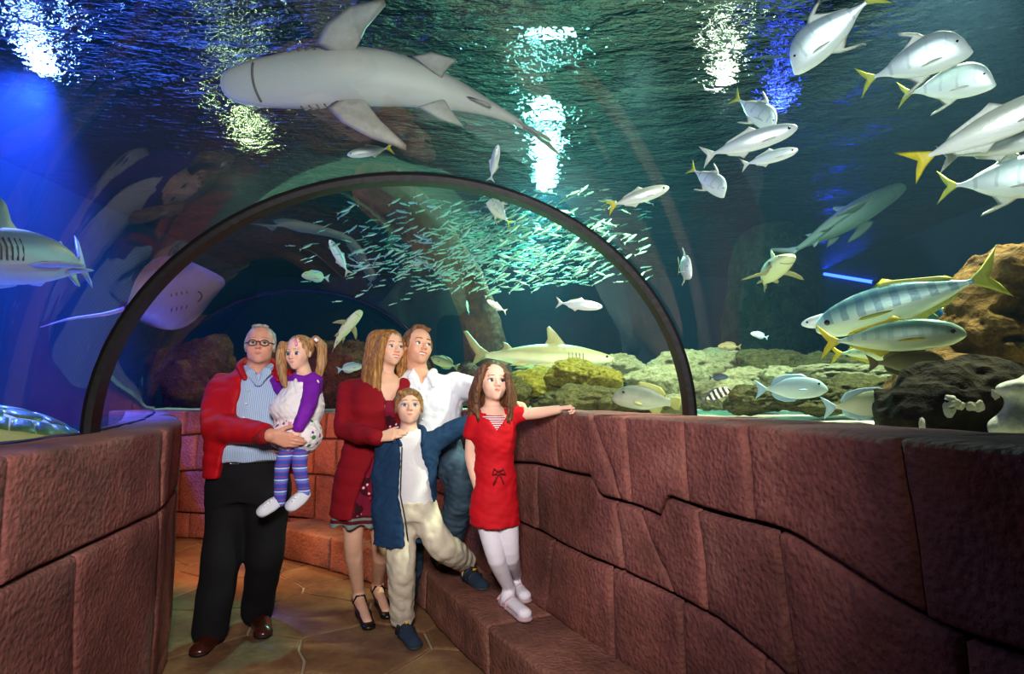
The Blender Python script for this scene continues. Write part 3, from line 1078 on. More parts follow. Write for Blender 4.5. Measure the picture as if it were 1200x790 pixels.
    def eyes(s, parent, iris, browm, gaze=(0, 0), size=1.0, brow_t=0.016, brow_raise=0.0, lid=0.0):
        gx, gz = gaze
        ek = 1 + 0.18 * s.kid
        for q in (-1, 1):
            cx, cy, cz = q * 0.135, s.surf(q * 0.135, s.ez) - 0.022, s.ez
            rx, ry, rz = 0.074 * size * ek, 0.05, (0.046 - 0.014 * lid) * size * ek
            V, Fc, C = [], [], []
            nu, nv = 22, 14
            ic = lin(iris)[:3]
            for j in range(nv + 1):
                for i in range(nu):
                    ph, th = 2 * math.pi * i / nu, math.pi * j / nv
                    d = (math.sin(th) * math.cos(ph), math.cos(th), math.sin(th) * math.sin(ph))   # pole out of the face
                    V.append(s.p(cx + d[0] * rx, cy + d[1] * ry, cz + d[2] * rz))
                    ex, ez_ = d[0] * rx - gx * 0.03, d[2] * rz - gz * 0.03
                    e = math.hypot(ex, ez_) / (0.040 * size * ek)
                    C.append((0.012, 0.01, 0.01) if e < 0.45 else ic if e < 0.9 else (0.05, 0.04, 0.04) if e < 1.02 else (0.78, 0.75, 0.73))
            for j in range(nv):
                for i in range(nu):
                    Fc.append((j * nu + i, j * nu + (i + 1) % nu, (j + 1) * nu + (i + 1) % nu, (j + 1) * nu + i))
            me = mesh('eye', V, Fc)
            col_attr(me, np.array(C))
            e = link('eye', me, M_EYE, parent)
            # lash line over the eye
            pts, rs = [], []
            for k in range(9):
                t = k / 8
                a = math.pi * (1 - t)
                pts.append(s.p(cx + math.cos(a) * rx * 1.08, cy + 0.036 - 0.028 * abs(2 * t - 1) ** 1.5, cz + math.sin(a) * rz * 1.02 + 0.004))
                rs.append(s.H * (0.004 + 0.005 * math.sin(math.pi * t)))
            tube_obj('eyelashes', pts, rs, M_LASH, e, 5)
            pts, rs = [], []
            for k in range(9):
                t = k / 8
                xx = q * (0.055 + 0.165 * t)
                bz = cz + 0.120 + brow_raise + 0.024 * math.sin(math.pi * (0.2 + 0.62 * t)) - 0.010 * t
                pts.append(s.p(xx, s.surf(xx, bz) - 0.002, bz))
                rs.append(s.H * brow_t * (0.5 + 0.4 * math.sin(math.pi * min(1, t * 0.9 + 0.15))))
            tube_obj('eyebrow', pts, rs, browm, parent, 5)
    def teeth(s, parent):
        pts = [s.p(x, 0.318 - 3.0 * x * x, s.mz + 0.012) for x in np.linspace(-0.08, 0.08, 9)]
        tube_obj('teeth', pts, 0.020 * s.H, M_TEETH, parent, 6)

def rotv(v, ax, a):
    ax = ax / np.linalg.norm(ax)
    return v * math.cos(a) + np.cross(ax, v) * math.sin(a) + ax * ax.dot(v) * (1 - math.cos(a))
def hand(S, wrist, d, n, L, thumb=1, curls=(0.25, 0.3, 0.25), spread=0.10, thumb_out=0.7, wr=None, fine=None):
    """palm and five jointed fingers; d along the hand, n out of the palm, thumb=+1 on the d x n side"""
    w = A3(wrist); d = A3(d) / np.linalg.norm(A3(d)); n = A3(n); n = n - d * n.dot(d); n /= np.linalg.norm(n)
    t = np.cross(d, n) * thumb
    k = 0.05 * L
    lo, hi = w.copy(), w.copy()
    bases = [(0.15, 0.50, 0.40), (0.05, 0.535, 0.45), (-0.055, 0.52, 0.42), (-0.15, 0.47, 0.33)]   # index..little: side, palm length, finger length
    for sd, pl, fl in bases:
        a = w + d * 0.08 * L + t * sd * 0.55 * L
        b = w + d * pl * L + t * sd * L
        S.fcap(a, b, 0.088 * L, 0.075 * L, n, 0.72, 0.06 * L)
        dd = rotv(d, n, -spread * sd / 0.15 * thumb * -1)
        cur = b.copy(); lat = np.cross(dd, n); r = 0.049 * L
        for j, c in enumerate(curls):
            dd = rotv(dd, lat, c)
            seg = fl * L * (0.44, 0.31, 0.25)[j]
            nx = cur + dd * seg
            S.cap(cur, nx, r, r * 0.9, 0.018 * L)
            cur, r = nx, r * 0.9
            lo, hi = np.minimum(lo, cur), np.maximum(hi, cur)
    a = w + d * 0.14 * L + t * 0.10 * L + n * 0.03 * L
    dt = d * math.cos(thumb_out) + t * math.sin(thumb_out) + n * 0.25
    dt /= np.linalg.norm(dt)
    b = a + dt * 0.26 * L
    S.cap(a, b, 0.075 * L, 0.058 * L, 0.06 * L)
    d2 = dt * 0.8 + d * 0.45 + n * 0.12; d2 /= np.linalg.norm(d2)
    c = b + d2 * 0.17 * L
    S.cap(b, c, 0.056 * L, 0.050 * L, 0.02 * L)
    e = c + (d2 * 0.9 + d * 0.3) / np.linalg.norm(d2 * 0.9 + d * 0.3) * 0.13 * L
    S.cap(c, e, 0.050 * L, 0.042 * L, 0.02 * L)
    lo, hi = np.minimum(lo, e), np.maximum(hi, e)
    if fine is not None: fine.append((lo - 0.015, hi + 0.015))
def head_fine(hd, r=0.62):
    return (hd.c - hd.H * np.array((0.45, 0.5, 0.58)), hd.c + hd.H * np.array((0.45, 0.5, 0.58)))
def person(loc, label):
    e = empty('person', loc)
    tag(e, label, 'person')
    return e
def JP(Y): return lambda px, py, dy=0.0: A3(at(px, py, Y + dy))
def ground_foot(px, py, z=0.0): return A3(on_z(px, py, z))
# ================================================================ people
def hair_disp(hd, n=46, amp=0.0028, wavy=1.0):
    def f(X, Y, Z):
        L = hd.loc(np.stack([X, Y, Z], 1))
        a = np.arctan2(L[:, 0], -L[:, 1] + 0.15)
        w = wavy * (1.3 * np.sin(L[:, 2] * 9 + a * 3) + 0.8 * np.sin(L[:, 2] * 17 - a * 5))
        return amp * (np.sin(a * n + w) + 0.6 * np.sin(a * n * 0.43 + 1.7 * w + 2))
    return f
def locks(H, roots, tips, n, r0, r1, bow, seed, k=0.012):
    """a curtain of hair: tapered locks fanned between two root and two tip points"""
    r = random.Random(seed)
    for i in range(n):
        f = i / max(1, n - 1)
        a = roots[0] + (roots[1] - roots[0]) * f; b = tips[0] + (tips[1] - tips[0]) * f
        b = b + np.array((r.uniform(-1, 1), r.uniform(-1, 1), r.uniform(-1.5, 2.0))) * 0.010
        m = (a + b) / 2 + A3(bow) * r.uniform(0.7, 1.2)
        H.chain([a, m, b], [r0, r0 * 0.95, r1], k)
def shoe(parent, name, heel, toe, w, mat, sole_mat, z=0.0, ankle=0.055, heel_h=0.0, up=None, low=False):
    h, t = A3(heel), A3(toe)
    d = t - h; L = np.linalg.norm(d); d /= L
    u = np.array((0, 0, 1.0)) if up is None else A3(up)
    u = u - d * u.dot(d); u /= np.linalg.norm(u)
    S = Sdf()
    hh = u * heel_h
    S.fcap(h + d * w * 0.85 + u * 0.028 + hh, h + d * L * 0.5 + u * 0.028 + hh * 0.5, w * 0.82, w * 0.85, u, 0.42, 0.03)
    S.fcap(h + d * L * 0.5 + u * 0.028 + hh * 0.5, t - d * w * 0.95 + u * 0.024, w * 0.88, w * 0.95, u, 0.42, 0.03)
    if not low:
        S.cap(h + d * w * 0.85 + u * ankle + hh, h + d * L * 0.48 + u * (ankle * 0.85) + hh * 0.6, w * 0.68, w * 0.62, 0.03)
        S.cap(h + d * L * 0.48 + u * ankle * 0.8, t - d * w * 1.0 + u * 0.03, w * 0.62, w * 0.7, 0.03)
    else:
        S.cap(h + d * w * 0.7 + u * 0.04 + hh, h + d * w * 0.8 + u * 0.045 + hh, w * 0.7, w * 0.7, 0.03)
        S.ell(h + d * L * 0.36 + u * (0.062 + heel_h * 0.6), (L * 0.27, w * 0.62, 0.034), (d, np.cross(u, d), u), 0.01, 's')
    S.half(h + u * (0.004), -u)
    me, _ = S.build(name, 0.006)
    o = link(name, me, mat, parent)
    S = Sdf()
    S.fcap(h + d * w * 0.85 + u * 0.02 + hh, h + d * L * 0.5 + u * 0.016 + hh * 0.5, w * 0.87, w * 0.85, u, 0.5, 0.01)
    S.fcap(h + d * L * 0.5 + u * 0.016 + hh * 0.5, t - d * w * 0.93 + u * 0.016, w * 0.9, w * 0.99, u, 0.5, 0.01)
    S.half(h, -u)
    S.half(h + u * 0.020 + hh, u + d * (heel_h / (L * 0.6)), 0.002)
    if heel_h:
        S.cap(h + d * w * 0.6 + hh, h + d * w * 0.6 + u * 0.008, w * 0.42, w * 0.38, 0.006)
        S.half(h, -u)
    me, _ = S.build('sole', 0.006)
    link('sole', me, sole_mat, o)
    return o
def strap(parent, pts, r, mat, name='strap'): return tube_obj(name, pts, r, mat, parent, 6)
def body_mesh(S, parent, mat, fine, hd, lip, cheek, stubble=None, h=0.0075, paint=None):
    me, V = S.build('body', h, fine, 0.0034)
    C = np.ones((len(V), 3))
    hd.tints(V, C, lip, cheek, stubble=stubble)
    if paint: paint(V, C)
    col_attr(me, C)
    return link('body', me, mat, parent)
LIP = (0.72, 0.42, 0.42); CHK = (1.04, 0.78, 0.74)
M_SKIN_A = skin_mat('skin_ruddy', '#d99a82')
M_SKIN_M = skin_mat('skin_tan', '#dfa88c')
M_SKIN_B = skin_mat('skin_fair', '#e6b499')
M_SKIN_C = skin_mat('skin_child', '#ecbda6')

# ---------------------------------------------------------------- older man in the red jacket
def grandfather():
    Y = 3.36
    J = JP(Y)
    m = lambda px: px * Y / F_PX
    t1, h1_ = ground_foot(229, 772), ground_foot(251, 750)
    t2, h2_ = ground_foot(309, 750), ground_foot(304, 727)
    P = person(tuple((h1_ + h2_) / 2 * np.array((1, 1, 0))), 'older man in a red jacket and glasses holding a small child on his arm')
    hd = Head(J(305, 405), 0.222, 16, 9, 0)
    S = Sdf(); fine = [head_fine(hd)]
    nb = J(299, 440, 0.03)
    hd.build(S, nb, 0.060, jaw=1.10, nose=1.2, fat=0.020)
    S.loft([(J(298, 440), 0.10, 0.07), (J(297, 452), 0.17, 0.09), (J(296, 500), 0.18, 0.11), (J(292, 545), 0.17, 0.11)], 0, 0.04)
    w1 = J(316, 510, -0.35)
    S.chain([J(260, 450), J(256, 500, -0.11), w1], [0.055, 0.045, 0.034])
    hand(S, w1, J(349, 519, -0.34) - w1, (0.1, 1, 0.1), 0.185, 1, (0.15, 0.35, 0.3), 0.14, 0.75, fine=fine)
    w2 = J(350, 522, -0.06)
    S.chain([J(338, 450), J(360, 500, 0.1), w2], [0.055, 0.045, 0.034])
    hand(S, w2, J(322, 528, -0.1) - w2, (-0.1, -0.5, 0.9), 0.18, -1, (0.2, 0.3, 0.3))
    a1, a2 = h1_ + np.array((0.0, -0.05, 0.10)), h2_ + np.array((0, -0.05, 0.10))
    S.chain([J(275, 552), J(258, 655, -0.02), a1], [0.09, 0.06, 0.04]); S.chain([J(308, 552), J(308, 650, 0.05), a2], [0.09, 0.06, 0.04])
    body_mesh(S, P, M_SKIN_A, fine, hd, (0.8, 0.5, 0.48), (1.02, 0.74, 0.7))
    hd.eyes(P, '#4d6272', simple('grey_brow', '#8d8078', 0.8), (0.25, 0.3), 0.9, 0.014, lid=0.4)
    # hair: receding, swept back
    H = Sdf()
    hd.ell(H, (0, -0.13, 0.15), (0.365, 0.40, 0.375), 0.04)
    hd.ell(H, (0, 0.30, -0.02), (0.315, 0.34, 0.44), 0.03, 's')
    hd.ell(H, (0, 0.0, -0.46), (0.6, 0.6, 0.30), 0.02, 's')
    for q in (-1, 1): hd.ell(H, (q * 0.32, 0.06, 0.0), (0.045, 0.07, 0.15), 0.04)
    hd.ell(H, (-0.02, 0.10, 0.47), (0.20, 0.17, 0.045), 0.05)
    me, _ = H.build('hair', 0.005, disp=hair_disp(hd, 40, 0.003))
    link('hair', me, hair_mat('grey_hair', '#6a625b', '#a39c94', '#d8d2c8', (40, 40, 14)), P)
    # glasses
    fr = simple('glasses_frame', '#3b2a22', 0.3, 0.6)
    pts = []
    for q in (-1, 1):
        ring = [hd.p(q * 0.14 + 0.098 * math.cos(a), 0.40 - 0.06 * abs(math.cos(a)) * (1 if math.cos(a) * q > 0 else 0.0), hd.ez + 0.074 * math.sin(a)) for a in np.linspace(0, 2 * math.pi, 21)[:-1]]
        pts.append((ring + [ring[0]], 0.0027))
        pts.append(([hd.p(q * 0.238, 0.34, hd.ez + 0.02), hd.p(q * 0.33, 0.2, hd.ez + 0.03), hd.p(q * 0.36, -0.03, hd.ez + 0.02)], 0.0028))
    pts.append(([hd.p(-0.045, 0.40, hd.ez + 0.02), hd.p(0, 0.42, hd.ez + 0.03), hd.p(0.045, 0.40, hd.ez + 0.02)], 0.0035))
    join_tubes('glasses', pts, fr, P, 6)
    # shirt
    S = Sdf()
    S.loft([(J(300, 432), 0.075, 0.07), (J(298, 443), 0.13, 0.10), (J(297, 455), 0.185, 0.12), (J(297, 500, -0.01), 0.205, 0.15), (J(296, 525, -0.02), 0.205, 0.165), (J(295, 538, -0.01), 0.195, 0.155)], 0, 0.03)
    S.poly([J(293, 424), J(303, 446), J(315, 424)], yhi=Y - 0.0)
    S.ell(J(300, 432, -0.01), (0.072, 0.078, 0.05), None, 0.01, 's')
    me, _ = S.build('shirt', 0.007, disp=waves(3, 0.0035, 40, aniso=(1, 1, 0.6)))
    sh = link('shirt', me, stripes('blue_pinstripe', '#b9cbe6', '#8aa6d0', 105, 0, 0.6), P)
    C = Sdf()
    for a, b, c in ((J(288, 432, -0.03), J(294, 438, -0.09), J(301, 450, -0.125)), (J(317, 430, -0.03), J(312, 436, -0.09), J(305, 450, -0.125))):
        C.fcap(a, b, 0.022, 0.024, (0.2, -1, 0.3), 0.3, 0.01); C.fcap(b, c, 0.024, 0.012, (0.1, -1, 0.25), 0.3, 0.01)
    me, _ = C.build('collar', 0.005)
    link('collar', me, bpy.data.materials['blue_pinstripe'], sh)
    for k in range(5):
        p = J(303 - k * 1.5, 458 + k * 15, 0)
        bpos = np.array((p[0], Y - 0.127 - 0.012 * k * (1 if k < 4 else 0.9), p[2]))
        tube_obj('button', [bpos, bpos + np.array((0, -0.008, 0))], 0.006, M_TEETH, sh, 8)
    # trousers
    S = Sdf()
    S.loft([(J(294, 534), 0.195, 0.15), (J(292, 556), 0.205, 0.15), (J(291, 585), 0.20, 0.13)], 0, 0.05)
    S.chain([J(269, 575), J(259, 655, -0.02), a1 + np.array((-0.005, 0.01, -0.03))], [0.12, 0.098, 0.092], 0.05)
    S.chain([J(314, 575), J(310, 650, 0.05), a2 + np.array((0, 0.01, -0.03))], [0.12, 0.096, 0.088], 0.05)
    me, _ = S.build('trousers', 0.008, disp=waves(5, 0.004, 26, aniso=(1, 1, 0.7)))
    link('trousers', me, cloth('black_wool', '#121216', 0.85, 0.1), P)
    S = Sdf()
    S.loft([(J(294.5, 532), 0.20, 0.158), (J(294.5, 540), 0.203, 0.158)], 0, 0.005)
    me, _ = S.build('belt', 0.006, smooth=0)
    bl = link('belt', me, simple('belt_leather', '#17110f', 0.4, 0.5), P)
    c = J(291, 536); c = np.array((c[0], Y - 0.162, c[2]))
    rect = [c + np.array((x, 0, z)) for x, z in ((-0.022, -0.017), (0.022, -0.017), (0.022, 0.017), (-0.022, 0.017))]
    tube_obj('belt_buckle', rect, 0.004, simple('steel', '#b8b4ae', 0.25, 0.5, 0.9), bl, 6, True)
    # jacket
    red = cloth('red_jacket_cloth', '#b8101c', 0.6, 0.1, 0.1)
    S = Sdf()
    S.loft([(J(300, 432, 0.02), 0.095, 0.085), (J(298, 441, 0.02), 0.145, 0.115), (J(296, 457, 0.01), 0.205, 0.15), (J(295, 500), 0.235, 0.185), (J(293, 540), 0.235, 0.19), (J(292, 557), 0.235, 0.185)], 0, 0.03, power=2.3)
    S.poly([J(288, 418), J(292, 436), J(293, 460), J(286, 500), J(277, 530), J(269, 575), J(352, 575), J(348, 500), J(338, 450), J(322, 436), J(322, 418)], yhi=Y + 0.02, k=0.012)
    S.ell(J(301, 430, 0.0), (0.085, 0.085, 0.06), None, 0.01, 's')
    S.chain([J(262, 457, 0.01), J(255, 498, -0.10), J(308, 509, -0.32)], [0.088, 0.084, 0.052], 0.035)
    S.chain([J(339, 452, 0.02), J(360, 500, 0.09), J(348, 519, -0.04)], [0.088, 0.078, 0.058], 0.035)
    me, _ = S.build('jacket', 0.0075, disp=lambda X, Y_, Z: waves(8, 0.006, 17, aniso=(1, 1, 0.8))(X, Y_, Z) + waves(9, 0.0035, 30, n=5, sharp=True)(X, Y_, Z))
    jk = link('jacket', me, red, P)
    S = Sdf()   # stand-up collar
    S.chain([J(287, 443, -0.12), J(281, 430, -0.03), J(288, 424, 0.08), J(302, 423, 0.11), J(318, 424, 0.08), J(325, 432, -0.03), J(326, 445, -0.11)], [0.014, 0.022, 0.025, 0.025, 0.025, 0.022, 0.014], 0.02)
    me, _ = S.build('collar', 0.006)
    link('collar', me, red, jk)
    S = Sdf()
    S.cap(J(304, 508.5, -0.305), J(311, 509.5, -0.335), 0.051, 0.048, 0.01)
    me, _ = S.build('cuff', 0.006, disp=lambda X, Y_, Z: 0.002 * np.sin(X * 500))
    link('cuff', me, simple('red_rib_knit', '#8d0c16', 0.8), jk)
    ol, sol = simple('brown_leather', '#3a160f', 0.22, 0.6), simple('black_rubber', '#100d0c', 0.6)
    for h, t, dv in ((h1_, t1, 1), (h2_, t2, 1)):
        d = (t - h) / np.linalg.norm(t - h)
        s = shoe(P, 'shoe', h - d * 0.05, t, 0.052, ol, sol)
    return P
grandfather()

# ---------------------------------------------------------------- small child on his arm
def toddler():
    Y = 3.2
    J = JP(Y)
    P = person(tuple(J(348, 545)), 'small girl with pigtails in a white dress and purple sleeves carried on an arm')
    hd = Head(J(350, 413), 0.182, -14, -2, 3, kid=1.0)
    S = Sdf(); fine = [head_fine(hd)]
    hd.build(S, J(357, 439, 0.01), 0.036, jaw=0.95, nose=0.9)
    S.loft([(J(357, 440), 0.05, 0.04), (J(355, 455), 0.075, 0.06), (J(350, 500), 0.08, 0.07), (J(346, 522), 0.08, 0.07)], 0, 0.02)
    w1 = J(349, 501, -0.155)
    S.chain([J(367, 446, -0.02), J(360, 476, -0.12), w1], [0.03, 0.026, 0.02])
    hand(S, w1, J(343, 514, -0.17) - w1, (-0.2, 0.9, -0.3), 0.10, 1, (0.3, 0.4, 0.4), fine=fine)
    w2 = J(322, 446, 0.12)
    S.chain([J(343, 448, 0.02), J(333, 458, 0.06), w2], [0.03, 0.026, 0.02])
    hand(S, w2, (-1, 0.5, 0.2), (0, 1, -0.2), 0.10, 1)
    S.chain([J(340, 518, -0.02), J(330, 545, -0.12), J(328, 582, -0.10)], [0.042, 0.03, 0.022])
    S.chain([J(354, 518, -0.02), J(352, 545, -0.11), J(357, 574, -0.08)], [0.042, 0.03, 0.022])
    body_mesh(S, P, M_SKIN_C, fine, hd, (0.85, 0.46, 0.48), CHK)
    hd.eyes(P, '#4f6a8a', simple('fair_brow', '#8f6b4c', 0.8), (0.35, 0.15), 1.05, 0.010)
    hm = hair_mat('light_brown_hair', '#6b4526', '#a0744a', '#d3ae78')
    H = Sdf()
    hd.ell(H, (0, -0.10, 0.14), (0.375, 0.41, 0.385), 0.04)
    hd.ell(H, (0.0, 0.36, -0.15), (0.29, 0.36, 0.40), 0.04, 's')
    hd.ell(H, (0, 0.0, -0.48), (0.6, 0.6, 0.33), 0.02, 's')
    for q in (-1, 1): hd.cap(H, (q * 0.31, 0.08, 0.12), (q * 0.345, 0.08, -0.15), 0.05, 0.03, 0.04)
    # pigtails
    H.chain([J(370, 398, 0.02), J(377, 407, 0.03), J(377, 425, 0.02), J(373, 442, 0.0), J(376, 452, 0.0)], [0.022, 0.027, 0.026, 0.019, 0.005], 0.012)
    H.chain([J(331, 404, -0.02), J(329, 415, -0.03), J(330, 432, -0.04), J(333, 448, -0.05), J(337, 456, -0.06)], [0.020, 0.026, 0.025, 0.018, 0.005], 0.012)
    me, _ = H.build('hair', 0.0045, disp=hair_disp(hd, 60, 0.0022, 0.5))
    hr = link('hair', me, hm, P)
    tube_obj('hair_clip', [hd.p(0.10, 0.30, 0.36), hd.p(0.15, 0.34, 0.25), hd.p(0.17, 0.345, 0.17)], [0.006, 0.008, 0.006], simple('pink_plastic', '#e58fb4', 0.4), hr, 8)
    tube_obj('hair_tie', [J(369, 397, -0.03), J(372, 400, -0.03)], [0.009, 0.009], simple('white_plastic', '#f0eef0', 0.4), hr, 8)
    # purple long-sleeved top
    pu = cloth('purple_jersey', '#7a1fa8', 0.75, 0.1)
    S = Sdf()
    S.loft([(J(357, 437), 0.05, 0.048), (J(358, 443), 0.085, 0.065), (J(357, 458), 0.09, 0.075), (J(354, 475), 0.085, 0.07)], 0, 0.02)
    S.ell(J(357, 435, -0.02), (0.047, 0.05, 0.03), None, 0.008, 's')
    S.chain([J(367, 447, -0.02), J(361, 476, -0.125), J(350, 500, -0.155)], [0.043, 0.038, 0.029], 0.02)
    S.chain([J(343, 448, 0.02), J(333, 458, 0.06), J(323, 447, 0.115)], [0.04, 0.036, 0.028], 0.02)
    me, _ = S.build('top', 0.006, disp=waves(12, 0.003, 60, sharp=True))
    link('top', me, pu, P)
    # white bubble dress with a flower print below
    t = NT('flower_print')
    v = t.coord('Object')
    vo = t.node('ShaderNodeTexVoronoi'); vo.inputs['Scale'].default_value = 30; t.l(v, vo.inputs['Vector'])
    hue = t.ramp(vo.outputs['Color'], [(0.0, lin('#b3256e')), (0.3, lin('#e889b0')), (0.48, lin('#7a3a9e')), (0.62, lin('#d9a12c')), (0.75, lin('#3b7d4e')), (0.9, lin('#c2334a'))], 'CONSTANT')
    dot = t.ramp(vo.outputs['Distance'], [(0.0, (1, 1, 1)), (0.36, (0, 0, 0))], 'CONSTANT')
    sx = t.node('ShaderNodeSeparateXYZ'); t.l(v, sx.inputs[0])
    zt = float(J(350, 492)[2])
    lowm = t.math('LESS_THAN', t.math('ADD', sx.outputs[2], t.math('MULTIPLY', t.noise(v, 14, 2), 0.13)), zt + 0.065)
    fac = t.math('MULTIPLY', dot, lowm)
    t.set(t.mix(fac, lin('#efe9ec'), hue), 0.8, 0.2)
    t.bump(t.noise(v, 40, 3), 0.3, 0.01)
    S = Sdf()
    S.loft([(J(356, 448), 0.078, 0.075), (J(355, 462), 0.098, 0.09), (J(352, 470), 0.105, 0.10)], 0, 0.02)
    S.ell(J(349, 479, -0.01), (0.135, 0.125, 0.105), None, 0.04)
    S.ell(J(349, 510, -0.03), (0.13, 0.125, 0.095), None, 0.03)
    S.half(J(349, 528), (0, 0, -1))
    me, _ = S.build('dress', 0.0065, disp=lambda X, Y_, Z: waves(15, 0.006, 40, aniso=(1.2, 1.2, 0.5))(X, Y_, Z) + waves(16, 0.003, 90, sharp=True)(X, Y_, Z))
    dr = link('dress', me, t.m, P)
    wm = simple('white_strap', '#ece8ec', 0.8)
    strap(dr, [J(371, 462, -0.06), J(372, 448, -0.055), J(367, 439, -0.03), J(361, 438, 0.03)], 0.010, wm)
    strap(dr, [J(349, 462, -0.10), J(346, 448, -0.075), J(349, 439, -0.02), J(353, 438, 0.03)], 0.010, wm)
    # striped tights
    t = stripes('striped_tights', '', '', 17, 2, extra=[(0, lin('#3d4fb0')), (0.22, lin('#8a4fa8')), (0.32, lin('#5e7ad0')), (0.52, lin('#e4e4f2')), (0.6, lin('#4458b8')), (0.8, lin('#a8385e')), (0.87, lin('#3d4fb0'))])
    for ch in ([J(341, 518, -0.02), J(331, 545, -0.12), J(328, 588, -0.10)], [J(353, 518, -0.02), J(351, 545, -0.11), J(357, 580, -0.08)]):
        S = Sdf(); S.chain(ch, [0.046, 0.037, 0.029], 0.02)
        me, _ = S.build('tights', 0.006)
        link('tights', me, t, P)
    sm, so = simple('white_canvas', '#c9cbd8', 0.7), simple('pale_rubber', '#a9a9b8', 0.6)
    for h, tt in ((J(333, 588, -0.06), J(303, 607, -0.15)), (J(362, 580, -0.04), J(337, 601, -0.14))):
        s = shoe(P, 'shoe', h, tt, 0.031, sm, so, ankle=0.045, up=(0.35, -0.25, 0.9))
        d = (tt - h) / np.linalg.norm(tt - h)
        q = h + d * 0.075 + np.array((0.012, -0.02, 0.06))
        for k in range(3):
            r_ = q + d * 0.016 * k - np.array((0, 0, 0.004 * k))
            strap(s, [r_ + np.array((-0.0, -0.022, -0.01)), r_, r_ + np.array((0.0, 0.02, 0.0))], 0.0035, simple('lace', '#f4f4f6', 0.7) if k == 0 and 'lace' not in bpy.data.materials else bpy.data.materials['lace'], 'lace')
    return P
toddler()
